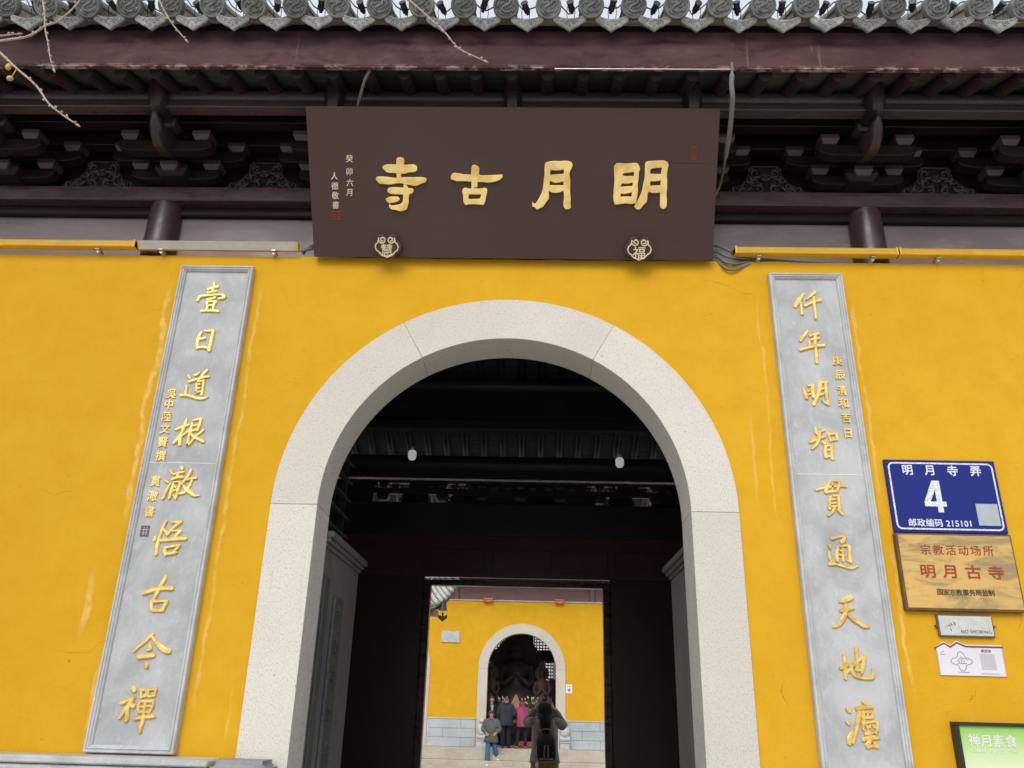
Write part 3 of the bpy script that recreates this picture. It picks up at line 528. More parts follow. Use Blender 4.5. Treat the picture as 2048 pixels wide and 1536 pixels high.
# round end disc with raised rim and a curling relief
m = MB(); rings = []
for r, a in ((0.060, -0.03), (0.074, -0.028), (0.0745, 0.010), (0.071, 0.016), (0.063, 0.016), (0.060, 0.009), (0.030, 0.010), (0.001, 0.011)):
    rings.append([tp(r*math.cos(2*math.pi*k/32), a, r*math.sin(2*math.pi*k/32)) for k in range(32)])
m.loft(rings)
disc = m.build('tile_end_disc', M['disc'], gate, smooth=True)
m = MB()
S_ = [(-.030, .034), (-.005, .043), (.020, .036), (.024, .016), (.004, .004), (-.020, -.006), (-.026, -.026), (-.004, -.038), (.024, -.034), (.036, -.020)]
m.tube([tp(q[0]*.90, 0.012, q[1]*.95) for q in S_], [.003, .005, .0068, .007, .007, .007, .0068, .0055, .004, .003], 6)
for q in (((.030, .030), (.046, .026), (.052, .010), (.044, .000)), ((-.040, .020), (-.052, .008), (-.050, -.010)), ((-.012, .020), (-.026, .016), (-.036, .004)), ((.010, -.014), (.026, -.010), (.038, .000)), ((-.046, -.030), (-.034, -.046), (-.012, -.052)), ((.036, -.040), (.050, -.028), (.054, -.012)), ((-.036, .044), (-.020, .054), (.004, .056))):
    m.tube([tp(a*.90, 0.011, b*.92) for a, b in q], 0.0040, 5)
m.build('relief', M['disc'], disc, smooth='all')
# pendant drip tile
def drip_outline(w, h, k=1.0):
    top = [(-w, -.050), (-w*.8, -.060), (-w*.5, -.068), (-w*.25, -.0715), (0, -.0725), (w*.25, -.0715), (w*.5, -.068), (w*.8, -.060), (w, -.050)]
    low = [(w*1.02, -.070), (w*.97, -.084), (w*.84, -.096), (w*.70, -.103), (w*.56, -.113), (w*.36, -.120), (w*.18, -.132), (0, -.142), (-w*.18, -.132), (-w*.36, -.120), (-w*.56, -.113), (-w*.70, -.103), (-w*.84, -.096), (-w*.97, -.084), (-w*1.02, -.070)]
    return top + low
o = drip_outline(0.095, 0.09)
m = MB(); m.loft([[tp(q[0], -.016, q[1]) for q in o], [tp(q[0], .006, q[1]) for q in o]])
for f in (0.86, 0.70):
    oo = [(q[0]*f, (q[1]+.090)*f-.090) for q in o]; m.tube([tp(q[0], .0065, q[1]) for q in oo+[oo[0]]], 0.0036, 5)
for q in (spiral(-.022, -.092, .012, 1.2, 0.5, 1, 10), spiral(.022, -.092, .012, 1.2, .5, -1, 10), spiral(0, -.108, .009, 1.2, 1.5, 1, 10), spiral(-.047, -.083, .008, 1.1, 0, 1, 8), spiral(.047, -.083, .008, 1.1, 0, -1, 8)):
    m.tube([tp(a, .008, b) for a, b in q], 0.0036, 5)
drip = m.build('drip_tile', M['drip'], gate, smooth=True)
# barrel row and trough behind them, mortar fill beside
m = MB(); rings = []
L_ = 0.0
for i in range(12):
    L_ = -0.025 - 0.30*i
    for dd, rr in ((0, 0.064), (-0.285, 0.059), (-0.299, 0.059)):
        ring = [tp(rr*math.cos(math.pi*k/14), L_+dd, rr*math.sin(math.pi*k/14)) for k in range(15)]
        ring += [tp((rr-.014)*math.cos(math.pi*k/14), L_+dd, (rr-.014)*math.sin(math.pi*k/14)) for k in range(14, -1, -1)]
        rings.append(ring)
m.loft(rings)
barrel = m.build('tile_row', M['tile'], gate, smooth=True)
m = MB(); ring = lambda a: [tp(-.115+.23*k/8, a, -.083+.06*((k-4)/4)**2) for k in range(9)] + [tp(.115-.23*k/8, a, -.098+.06*((k-4)/4)**2) for k in range(9)]
m.loft([ring(-.012), ring(-3.6)]); trough = m.build('tile_trough', M['tile'], gate, smooth=True)
m = MB(); m.loft([[tp(q[0], a, q[1]) for q in ((-.060, -.075), (.060, -.075), (.052, .005), (-.052, .005))] for a in (-.032, -.5)])
mort = m.build('mortar_bed', M['mortar'], gate)
NT_ = 16
for o_, off in ((disc, 0), (drip, 0.5), (barrel, 0), (trough, 0.5), (mort, 0)):
    o_.location.x = X0 - NT_*TS + off*TS
for k in range(1, 2*NT_+1):
    for o_ in (disc, drip, barrel, trough, mort):
        c = clone(o_, k*TS, random.uniform(-.004, .004), random.uniform(-.005, .005))
        c.rotation_euler = (random.uniform(-.03, .03), random.uniform(-.03, .03), random.uniform(-.02, .02)) if o_ in (disc, drip) else (0, 0, 0)
# rotate about the mesh's own place, not the building origin
for o_ in [q for q in gate.children if q.name.split('.')[0] in ('tile_end_disc', 'drip_tile')]:
    pv = DC; rot = o_.rotation_euler.to_matrix(); o_.location = o_.location + (pv - rot @ pv)
# main roof slab under the tiles and the rear slope
m = MB()
P = [(-.66, 5.216), (3.2, 7.44), (5.0, 5.62), (7.6, 4.46), (7.6, 4.39), (5.0, 5.53), (3.2, 7.34), (-.60, 5.165)]
m.prism(P, 'x', -7.5, 7.5); m.build('roof_slab', M['boards'], gate)
m = MB(); m.box(-7.5, 7.5, 3.0, 3.4, 7.45, 7.9); m.build('roof_ridge', M['tile'], gate, bevel=0.03)
for s in (-1, 1):
    m = MB(); m.prism([(0.28, 0), (0.28, 5.55), (3.2, 7.25), (5.0, 5.45), (6.4, 4.85), (6.4, 0)], 'x', s*5.2-0.1, s*5.2+0.1); m.build('gable_wall', M['wall'], gate)
# ---- hall interior
YB = 6.3
DL, DR, DT = -1.135, 1.08, 2.99
for s in (-1, 1):
    x0, x1 = (-5.1, DL-0.09) if s < 0 else (DR+0.09, 5.1)
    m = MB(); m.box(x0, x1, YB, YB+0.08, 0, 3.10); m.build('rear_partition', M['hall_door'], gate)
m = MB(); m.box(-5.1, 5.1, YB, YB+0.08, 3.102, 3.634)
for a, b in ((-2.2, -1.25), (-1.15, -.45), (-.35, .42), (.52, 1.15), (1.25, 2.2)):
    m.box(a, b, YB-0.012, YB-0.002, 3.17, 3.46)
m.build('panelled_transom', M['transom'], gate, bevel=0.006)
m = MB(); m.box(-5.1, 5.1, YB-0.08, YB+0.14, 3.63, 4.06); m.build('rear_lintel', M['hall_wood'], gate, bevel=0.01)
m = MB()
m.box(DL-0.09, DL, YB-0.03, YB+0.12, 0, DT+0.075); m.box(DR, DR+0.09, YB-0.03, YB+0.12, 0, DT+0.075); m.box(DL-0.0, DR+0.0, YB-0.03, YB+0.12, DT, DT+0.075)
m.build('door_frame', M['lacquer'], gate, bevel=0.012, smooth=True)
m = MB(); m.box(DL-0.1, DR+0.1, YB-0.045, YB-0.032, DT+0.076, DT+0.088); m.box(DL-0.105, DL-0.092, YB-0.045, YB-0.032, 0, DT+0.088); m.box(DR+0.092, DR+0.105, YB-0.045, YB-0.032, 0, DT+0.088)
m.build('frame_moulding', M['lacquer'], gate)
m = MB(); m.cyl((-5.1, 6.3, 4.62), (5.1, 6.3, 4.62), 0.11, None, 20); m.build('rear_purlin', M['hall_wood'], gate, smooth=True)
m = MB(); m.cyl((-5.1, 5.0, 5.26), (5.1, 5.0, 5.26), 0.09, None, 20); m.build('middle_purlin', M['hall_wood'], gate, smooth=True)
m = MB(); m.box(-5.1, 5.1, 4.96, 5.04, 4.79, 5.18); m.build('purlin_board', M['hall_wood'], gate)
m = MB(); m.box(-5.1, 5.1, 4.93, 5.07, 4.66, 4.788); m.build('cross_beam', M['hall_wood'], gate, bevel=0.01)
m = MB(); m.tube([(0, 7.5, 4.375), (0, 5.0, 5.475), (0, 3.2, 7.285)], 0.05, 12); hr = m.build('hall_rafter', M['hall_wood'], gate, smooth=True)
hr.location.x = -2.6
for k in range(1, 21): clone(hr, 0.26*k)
# rear bracket row: pierced carving and blocks with daylight between
m = MB()
for x in (-1.85, -1.05, -.52, .0, .53, 1.06, 1.8):
    dou(m, x, YB, 4.10, 4.18, .16, .14); gong(m, x, YB, 4.19, 4.25, .20); dou(m, x, YB, 4.27, 4.33, .12); dou(m, x-.16, YB, 4.255, 4.31, .1); dou(m, x+.16, YB, 4.255, 4.31, .1)
m.box(-5.1, 5.1, YB-.04, YB+.04, 4.33, 4.365); m.box(-5.1, 5.1, YB-.05, YB+.05, 4.40, 4.53)
m.box(-5.1, 5.1, YB-.03, YB+.03, 4.185, 4.262)
for a, b in ((-5.1, -2.0), (-1.60, -1.25), (-.92, 1.0), (1.2, 1.5), (1.75, 5.1)): m.box(a, b, YB+.032, YB+.06, 4.06, 4.187)
for a, b in ((-5.1, -1.95), (-1.5, -1.0), (-.7, .9), (1.3, 1.6), (1.85, 5.1)): m.box(a, b, YB+.032, YB+.06, 4.26, 4.335)
m.build('rear_bracket_row', M['hall_wood'], gate)
for x in (-1.42, -.79, .27, 1.32):
    m = MB(); carved(m, x, YB-.02, 4.075, .42, .26); m.build('pierced_carving', M['carve'], gate, smooth='all')
# passage dado walls with moulded caps
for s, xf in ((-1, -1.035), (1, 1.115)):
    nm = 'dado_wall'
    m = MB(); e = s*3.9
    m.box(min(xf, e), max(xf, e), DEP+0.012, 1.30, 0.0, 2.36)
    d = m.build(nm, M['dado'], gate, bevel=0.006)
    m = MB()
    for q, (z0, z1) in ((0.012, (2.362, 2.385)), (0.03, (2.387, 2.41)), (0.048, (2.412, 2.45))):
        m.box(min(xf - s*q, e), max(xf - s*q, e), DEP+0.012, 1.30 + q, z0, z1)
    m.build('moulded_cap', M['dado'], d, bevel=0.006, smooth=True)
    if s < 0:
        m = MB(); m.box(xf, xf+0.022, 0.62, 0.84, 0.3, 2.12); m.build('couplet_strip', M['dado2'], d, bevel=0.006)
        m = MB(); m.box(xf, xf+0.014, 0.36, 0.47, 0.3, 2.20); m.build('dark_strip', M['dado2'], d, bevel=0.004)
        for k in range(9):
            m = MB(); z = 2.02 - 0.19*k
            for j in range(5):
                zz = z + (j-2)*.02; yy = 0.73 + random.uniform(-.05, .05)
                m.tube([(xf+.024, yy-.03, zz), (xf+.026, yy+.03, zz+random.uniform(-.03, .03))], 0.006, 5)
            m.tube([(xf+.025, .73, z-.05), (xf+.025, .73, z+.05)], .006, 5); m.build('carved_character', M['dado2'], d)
# hall columns and a louvred shutter high on the left
for x, y in ((-2.3, 5.0), (2.3, 5.0), (-2.3, 2.2), (2.3, 2.2)):
    m = MB(); m.cyl((x, y, 0), (x, y, 5.2), 0.13, 0.12, 20); m.build('hall_column', M['hall_wood'], gate, smooth=True)
m = MB(); m.box(-1.62, -1.56, 1.9, 1.97, 2.5, 4.0); m.box(-1.62, -1.56, 2.88, 2.95, 2.5, 4.0); m.box(-1.62, -1.56, 1.97, 2.88, 3.93, 4.0)
lv = m.build('louvre_window', M['hall_wood'], gate, bevel=0.005)
m = MB()
for k in range(8):
    z = 2.62 + 0.165*k; m.loft([[(-1.60, 1.97, z), (-1.50, 1.97, z-.05), (-1.50, 1.97, z-.035), (-1.60, 1.97, z+.015)], [(-1.60, 2.88, z), (-1.50, 2.88, z-.05), (-1.50, 2.88, z-.035), (-1.60, 2.88, z+.015)]])
m.build('slats', M['dado'], lv)
# ---------------------------------------------------------------- name plaque over the gate
B0 = Vector((0, -0.04, 4.078)); VD = Vector((0, -0.505, 0.73)).normalized(); ND = Vector((0, -VD.z, VD.y))
def PQ(u, v, h): return tuple(B0 + Vector((u, 0, 0)) + VD*v + ND*h)
pl = thing('name_plaque', 'wide dark brown board with four big gold characters, leaning out over the arch', 'plaque', (0, -0.04, 4.078))
m = MB(); m.loft([[PQ(-1.214, .0, 0), PQ(1.237, .0, 0), PQ(1.228, .888, 0), PQ(-1.225, .888, 0)], [PQ(-1.214, .0, -.045), PQ(1.237, .0, -.045), PQ(1.228, .888, -.045), PQ(-1.225, .888, -.045)]])
m.build('board', M['plaque'], pl, bevel=0.004)
m = MB(); m.loft([[PQ(.95, .575, .0012), PQ(1.16, .575, .0012), PQ(1.16, .578, .0012), PQ(.95, .578, .0012)], [PQ(.95, .575, .0004), PQ(1.16, .575, .0004), PQ(1.16, .578, .0004), PQ(.95, .578, .0004)]])
m.build('board_crack', M['black'], pl)
for ch, polys in BIG.items():
    cu = bpy.data.curves.new('c', 'CURVE'); cu.dimensions = '2D'; cu.fill_mode = 'BOTH'; cu.extrude = 0.004; cu.bevel_depth = 0.003; cu.bevel_resolution = 1
    for q in polys:
        n = len(q)//2; sp = cu.splines.new('BEZIER'); sp.bezier_points.add(n-1); sp.use_cyclic_u = True
        P = [Vector((q[2*i]/1000, q[2*i+1]/1000, 0)) for i in range(n)]
        for i, bp in enumerate(sp.bezier_points):
            bp.co = P[i]; d = (P[(i+1) % n]-P[i-1]); d = d.normalized() if d.length else d
            a, b = (P[i]-P[i-1]), (P[(i+1) % n]-P[i])
            k = max(0.0, a.normalized().dot(b.normalized())) if a.length and b.length else 0
            bp.handle_left_type = bp.handle_right_type = 'FREE'
            bp.handle_left = P[i]-d*a.length*0.3*k; bp.handle_right = P[i]+d*b.length*0.3*k
    sp.use_cyclic_u = True; cu.resolution_u = 3
    ob = bpy.data.objects.new('c', cu); C.objects.link(ob); dg = bpy.context.evaluated_depsgraph_get(); dg.update()
    me = bpy.data.meshes.new_from_object(ob.evaluated_get(dg)); bpy.data.objects.remove(ob)
    m = MB(); m.bm.from_mesh(me); bpy.data.meshes.remove(me)
    for v in m.bm.verts: v.co = Vector(PQ(v.co.x, v.co.y, v.co.z + 0.006))
    m.build('character', M['gold_flat'], pl)
for c, u, v in (('癸', -.972, .588), ('卯', -.975, .512), ('六', -.974, .448), ('月', -.976, .389), ('人', -1.067, .486), ('德', -1.066, .427), ('敬', -1.065, .371), ('書', -1.065, .314)):
    m = MB(); put_text(m, c, 0.047, u, v, 0, 0.0004, 0.0015, lambda a, b, h: PQ(a + 0.06*(b-v), b, h+.0025), sx=.95); m.build('small_character', M['cream'], pl)
def seal(mb, u, v, w, h, f, rows=3, cols=2):
    t = 0.0022
    for a, b, c_, d in ((-w/2, w/2, -h/2, -h/2+t), (-w/2, w/2, h/2-t, h/2), (-w/2, -w/2+t, -h/2+t, h/2-t), (w/2-t, w/2, -h/2+t, h/2-t)):
        mb.loft([[f(u+a, v+c_, k), f(u+b, v+c_, k), f(u+b, v+d, k), f(u+a, v+d, k)] for k in (.0004, .0024)])
    for i in range(rows):
        for j in range(cols):
            cx = u - w/2 + w*(j+.5)/cols; cz = v - h/2 + h*(i+.5)/rows
            for q in range(2):
                zz = cz + (q-.5)*h/rows*.45
                mb.loft([[f(cx-w/cols*.36, zz-.0011, k), f(cx+w/cols*.36, zz-.0011, k), f(cx+w/cols*.36, zz+.0011, k), f(cx-w/cols*.36, zz+.0011, k)] for k in (.0003, .0022)])
            mb.loft([[f(cx-.0011, cz-h/rows*.38, k), f(cx+.0011, cz-h/rows*.38, k), f(cx+.0011, cz+h/rows*.38, k), f(cx-.0011, cz+h/rows*.38, k)] for k in (.0002, .0020)])
m = MB(); seal(m, -1.064, .252, .046, .052, PQ, 2, 2); m.build('seal', M['seal'], pl)
m = MB(); seal(m, 1.088, .632, .028, .078, PQ, 4, 1); m.build('seal', M['seal'], pl)
# ruyi-headed supports at the foot of the plaque
def ruyi(cx, cz, s=1.0):
    pts = []
    for a, r in ((90, .052), (100, .066), (112, .082), (128, .088), (142, .082), (150, .074), (162, .083), (178, .088), (195, .084), (208, .073), (220, .070), (238, .072), (254, .070), (270, .078)):
        pts.append((cx + s*r*math.cos(R(a)), cz + s*r*math.sin(R(a))))
    return pts + [(2*cx-q[0], q[1]) for q in reversed(pts[1:-1])]
for cx, ch, lb in ((-0.750, '慧', 'brown cloud-shaped support marked with the gold character 慧, under the left of the plaque'), (0.783, '福', 'brown cloud-shaped support marked with the gold character 福, under the right of the plaque')):
    t = thing('plaque_support', lb, 'bracket', PQ(cx, .02, .02), 'cloud supports under the name plaque'); cv_ = .066
    m = MB(); o = ruyi(cx, cv_, 1.02); m.loft([[PQ(a, b, .0006) for a, b in o], [PQ(a, b, .052) for a, b in o]]); m.build('cloud_block', M['plaque'], t, bevel=.004)
    m = MB(); o = ruyi(cx, cv_, 0.80); m.tube([PQ(a, b, .0535) for a, b in o[4:-3]], 0.0042, 6)
    for s in (-1, 1): m.tube([PQ(a, b, .0535) for a, b in spiral(cx+s*.026, cv_+.044, .024, 1.5, 2.6, -s, 20)], 0.0042, 6)
    m.build('gold_outline', M['cream'], t, smooth='all')
    m = MB(); put_text(m, ch, 0.080, cx, cv_-.018, 0, 0.0008, 0.0015, lambda a, b, h: PQ(a, b, .0535+h)); m.build('character', M['cream'], t)
# ---------------------------------------------------------------- stone couplets
def couplet(x0, x1, z0, z1, chars, small, sealpos, label, joints):
    t = thing('couplet_panel', label, 'couplet', ((x0+x1)/2, 0.0, z0), 'carved stone couplets beside the arch')
    w = 0.036; m = MB()
    zs = [z0+w] + joints[1] + [z1-w]
    m.box(x0+w, x1-w, -0.012, 0.010, z0+w, z1-w); m.build('slab', M['slab'], t)
    m = MB()
    for z in joints[0]: m.box(x0+w+.002, x1-w-.002, -0.0135, -0.0115, z-.0016, z+.0016)
    m.build('joint_line', M['white'], t)
    m = MB()
    prof = [(0, .010), (0, -.030), (.004, -.036), (.011, -.036), (.013, -.030), (.016, -.030), (.020, -.036), (.025, -.034), (.028, -.026), (.033, -.024), (w, -.018), (w, .010)]
    for i in range(1):
        rings = []
        for cx, cz, dx, dz in ((x0, z0, 1, 1), (x1, z0, -1, 1), (x1, z1, -1, -1), (x0, z1, 1, -1)):
            rings.append([(cx+dx*a, y, cz+dz*a) for a, y in prof])
        vs = [[m.bm.verts.new(q) for q in r] for r in rings]
        for i in range(4):
            a, b = vs[i], vs[(i+1) % 4]; n = len(prof)
            for k in range(n):
                j = (k+1) % n; m.bm.faces.new((a[k], a[j], b[j], b[k]))
    m.build('moulded_frame', M['frame'], t)
    for c in chars:
        m = MB()
        for i, q in enumerate(STROKES[c]):
            m.stroke([(q[j]/1000, q[j+1]/1000, q[j+2]/1000) for j in range(0, len(q), 3)], 0.0105 + 0.0006*(i % 5), 0.0, FRONT(-0.0115))
        m.build('character', M['gold'], t)
    for c, x, z in small:
        m = MB(); put_text(m, c, 0.062, x, z, -0.0118, 0.0011, 0.007, sx=.95); m.build('small_character', M['gold'], t)
    if sealpos:
        m = MB(); seal(m, sealpos[0], sealpos[1], .046, .058, lambda u, v, h: (u, -.0125-h*1.5, v), 3, 3); m.build('seal', M['seal_dark'], t)
couplet(-2.037, -1.584, 1.262, 4.013, '壹日道根澈悟古今禪', (('吳', -1.948, 3.165), ('中', -1.950, 3.100), ('陸', -1.950, 3.026), ('文', -1.946, 2.950), ('賢', -1.944, 2.869), ('撰', -1.941, 2.789), ('貫', -1.941, 2.641), ('澈', -1.942, 2.558), ('書', -1.942, 2.471)),
        (-1.949, 2.363), 'grey stone couplet with gold characters left of the arch, 壹 at its top', ([2.751], []))
couplet(1.573, 2.014, 1.235, 4.008, '仟年明智貫通天地灋', (('庚', 1.918, 3.435), ('辰', 1.924, 3.345), ('清', 1.922, 3.250), ('和', 1.922, 3.171), ('吉', 1.924, 3.083), ('日', 1.922, 2.991)),
        None, 'grey stone couplet with gold characters right of the arch, 仟 at its top', ([2.751], []))
# ---------------------------------------------------------------- signs on the right of the wall
def blue_mat():
    t = NT('blue_enamel'); f = t.noise(3.5, 4); c = t.mix(t.ramp(f, 0.58, 0.78, 0, .5), (0.008, 0.017, 0.185), (0.020, 0.034, 0.23)); return t.out(c, 0.4, spec=.25)
def worn_white():
    t = NT('worn_reflective_white'); f = t.noise(150, 3, .7); c = t.mix(t.ramp(f, 0.50, 0.62, 0, .75), (0.74, 0.78, 0.80), (0.16, 0.22, 0.42)); return t.out(c, 0.45)
M['blue'] = blue_mat(); M['wornwhite'] = worn_white()
def rounded(x0, x1, z0, z1, r, n=5):
    o = []
    for cx, cz, a0 in ((x1-r, z1-r, 0), (x0+r, z1-r, 90), (x0+r, z0+r, 180), (x1-r, z0+r, 270)):
        o += [(cx + r*math.cos(R(a0+90*k/n)), cz + r*math.sin(R(a0+90*k/n))) for k in range(n+1)]
    return o
t = thing('house_number_sign', 'blue enamel house number plate with a white 4, uppermost sign on the right', 'sign', (2.40, 0, 2.44))
m = MB(); m.box(2.102, 2.703, -.008, .013, 2.441, 2.845); m.build('plate', M['blue'], t, bevel=.002)
def band(mb, o, wd, Y, h):
    """flat line of width wd along a closed outline"""
    n = len(o); cx = sum(q[0] for q in o)/n; cz = sum(q[1] for q in o)/n
    inn = []
    for i in range(n):
        a, b = Vector(o[i-1]), Vector(o[(i+1) % n]); d = (b-a).normalized(); nr = Vector((-d.y, d.x))
        if nr.dot(Vector((cx, cz)) - Vector(o[i])) < 0: nr = -nr
        inn.append(Vector(o[i]) + nr*wd)
    for i in range(n):
        j = (i+1) % n
        mb.loft([[(o[i][0], y, o[i][1]), (o[j][0], y, o[j][1]), (inn[j].x, y, inn[j].y), (inn[i].x, y, inn[i].y)] for y in (Y, Y-h)])
m = MB(); band(m, rounded(2.118, 2.688, 2.456, 2.830, .03), .0085, -.0078, .0012); m.build('border_line', M['wornwhite'], t)
m = MB()
for c, x in (('明', 2.222), ('月', 2.345), ('寺', 2.467), ('弄', 2.592)): m = MB(); put_text(m, c, .062, x, 2.786, -.0082, .0014, .0006); m.build('street_name_character', M['wornwhite'], t)
m = MB()
for i, q in enumerate((((.010, -.088), (.040, -.088), (.040, .088), (.010, .088)), ((-.056, -.056), (.060, -.056), (.060, -.029), (-.056, -.029)), ((-.056, -.030), (-.024, -.030), (.018, .052), (.018, .088), (.000, .088)))):
    m.prism([(2.343+a, 2.640+b) for a, b in q], 'y', -.0088-.0001*i, -.0079)
m.build('house_number', M['wornwhite'], t); m = MB()
put_text(m, '邮政编码 215101', .0455, 2.352, 2.494, -.0082, .0008, .0006, spacing=1.05)
m.build('postcode', M['wornwhite'], t)
m = MB(); m.box(2.556, 2.672, -.0092, -.0082, 2.484, 2.603); m.build('blank_patch', flat('pale_grey_patch', (0.40, 0.45, 0.50)), t)
def brass_mat():
    t = NT('brushed_brass'); n1 = t.noise(7, 6, .65, .8, stretch=(0.55, 1, 2.0)); n2 = t.noise(40, 4, stretch=(.25, 1, 2))
    c = t.mix(t.ramp(n1, .42, .62), (0.66, 0.42, 0.13), (0.36, 0.26, 0.13)); c = t.mix(t.ramp(n2, .5, .75, 0, .4), c, (0.74, 0.52, 0.2))
    return t.out(c, t.ramp(n1, .3, .7, .35, .5), .45)
M['brass'] = brass_mat(); M['brassdark'] = mottled('tarnished_brass_edge', (0.13, 0.075, 0.03), (0.2, 0.12, 0.05), 15, .5, .4)
M['redpaint'] = flat('red_lettering', (0.30, 0.045, 0.018)); M['blackpaint'] = flat('black_lettering', (0.02, 0.018, 0.015))
t = thing('brass_plaque', 'brass plaque with red and black lettering, directly below the blue plate', 'plaque', (2.40, 0, 2.03))
m = MB(); m.box(2.094, 2.703, -.024, .013, 2.032, 2.434); m.build('backing', M['brassdark'], t, bevel=.004)
m = MB(); m.box(2.104, 2.693, -.030, -.0245, 2.044, 2.424); m.build('face', M['brass'], t, bevel=.004)
m = MB()
for i, c in enumerate('宗教活动场所'): put_text(m, c, .056, 2.402 + (i-2.5)*.0650, 2.345, -.0302, .0007, .0006)
m.build('red_heading', M['redpaint'], t)
for i, c in enumerate('明月古寺'): m = MB(); put_text(m, c, .074, 2.408 + (i-1.5)*.117, 2.232, -.0302, .0019, .0006, sx=1.15); m.build('red_character', M['redpaint'], t)
m = MB()
for i, c in enumerate('国家宗教事务局监制'): put_text(m, c, .0345, 2.408 + (i-4)*.0328, 2.127, -.0302, .0005, .0006)
m.build('black_lettering', M['blackpaint'], t)
t = thing('no_smoking_sign', 'small worn silver plate reading NO SMOKING, below the brass plaque', 'sign', (2.39, 0, 1.908))
m = MB(); m.box(2.250, 2.531, -.006, .013, 1.908, 2.018); m.build('frame', flat('dark_grey_rim', (0.13, 0.12, 0.11)), t, bevel=.002)
m = MB(); m.box(2.257, 2.524, -.0085, -.0062, 1.915, 2.011); m.build('face', mottled('worn_silver', (0.52, 0.53, 0.50), (0.62, 0.62, 0.60), 40, .4, .35, bscale=120, bstr=.3), t)
m = MB(); put_text(m, 'NO SMOKING', .0230, 2.437, 1.934, -.0088, .0, .0006, spacing=1.08); m.build('lettering', M['blackpaint'], t)
m = MB()
for q in (((2.292, 1.958), (2.301, 1.962)), ((2.306, 1.968), (2.311, 1.958)), ((2.315, 1.975), (2.318, 1.965), (2.323, 1.968)), ((2.330, 1.982), (2.336, 1.970), (2.333, 1.964)), ((2.305, 1.946), (2.313, 1.944), (2.311, 1.936))):
    m.tube([(a, -.0088, b) for a, b in q], .0018, 5)
m.build('worn_symbol', M['blackpaint'], t)
for s in (2.244, 2.537):
    m = MB(); m.cyl((s, .012, 1.962), (s, -.006, 1.962), .006, None, 10); m.build('screw', M['brassdark'], t)
M['paper'] = mottled('laminated_paper', (0.70, 0.68, 0.72), (0.64, 0.62, 0.67), 5, .5); M['roofbrown'] = flat('printed_brown', (0.13, 0.08, 0.085)); M['ink'] = flat('printed_grey', (0.20, 0.20, 0.23)); M['pink'] = flat('printed_pink', (0.60, 0.42, 0.58))
t = thing('paper_sign', 'white house-shaped paper sign with printed roofline, lowest of the stuck-up signs', 'sign', (2.39, 0, 1.722))
o = [(2.226, 1.722), (2.556, 1.722), (2.556, 1.872), (2.372, 1.872), (2.333, 1.890), (2.300, 1.866), (2.268, 1.884), (2.226, 1.858)]
m = MB(); m.prism(o, 'y', .004, .013); m.build('sheet', M['paper'], t)
m = MB()
for q, wd in ((((2.216, 1.850), (2.268, 1.876), (2.300, 1.856)), .0035), (((2.296, 1.858), (2.333, 1.880), (2.375, 1.862), (2.562, 1.862)), .0042)): m.tube([(a, .0035, b) for a, b in q], wd, 5)
m.build('printed_roof', M['roofbrown'], t)
m = MB(); m.box(2.2262, 2.229, .0025, .0038, 1.724, 1.84); m.box(2.553, 2.5558, .0025, .0038, 1.724, 1.85); m.build('pink_edge', M['pink'], t)
m = MB(); put_text(m, '明月寺', .017, 2.474, 1.842, .0036, .0004, .0005)
cl = [(2.343 + (.038 + .010*math.cos(4*a))*1.15*math.cos(a), 1.790 + (.038 + .010*math.cos(4*a))*math.sin(a)) for a in [2*math.pi*k/40 for k in range(40)]]
band(m, cl, .003, .0036, .0008)
for q in (((2.318, 1.788), (2.334, 1.802), (2.346, 1.798)), ((2.346, 1.800), (2.358, 1.806), (2.372, 1.796)), ((2.336, 1.803), (2.342, 1.812), (2.350, 1.803)), ((2.322, 1.780), (2.368, 1.780)), ((2.330, 1.780), (2.330, 1.793)), ((2.342, 1.780), (2.342, 1.795)), ((2.354, 1.780), (2.354, 1.797)), ((2.316, 1.738), (2.372, 1.738)), ((2.246, 1.832), (2.262, 1.836)), ((2.243, 1.822), (2.266, 1.822)), ((2.432, 1.733), (2.520, 1.733))): m.tube([(a, .0035, b) for a, b in q], .0014, 4)
m.build('print', M['ink'], t)
m = MB(); m.box(2.438, 2.512, .0030, .0038, 1.752, 1.828); m.build('blank_patch', flat('pale_print_patch', (0.50, 0.50, 0.53)), t)
def green_mat():
    t = NT('printed_green_fade'); x, y, z = t.xyz(); f = t.ramp(z, 1.27, 1.50); c = t.mix(f, (0.70, 0.78, 0.52), (0.29, 0.58, 0.12)); return t.out(c, .25)
t = thing('restaurant_sign', 'black-framed light green board advertising vegetarian food at lower right', 'sign', (2.6, -.03, .6))
m = MB(); w = .017
m.box(2.234, 3.05, -.05, .013, 1.506-w, 1.506); m.box(2.234, 2.234+w, -.05, .013, .55+w, 1.506-w-.0005); m.box(2.234, 3.05, -.05, .013, .55, .55+w); m.box(3.05-w, 3.05, -.05, .013, .55+w, 1.506-w-.0005)
m.build('frame', M['black'], t, bevel=.003)
m = MB(); m.box(2.234+w, 3.05-w, -.034, .010, .55+w, 1.506-w); m.build('poster', green_mat(), t)
m = MB(); put_text(m, '禅月素食', .058, 2.405, 1.425, -.0346, .0009, .0006); m.build('lettering', M['white'], t); m = MB(); put_text(m, 'CHAN  YUE  SU  SHI', .0235, 2.405, 1.379, -.0346, .0002, .0006, spacing=1.05); m.build('lettering', M['white'], t)
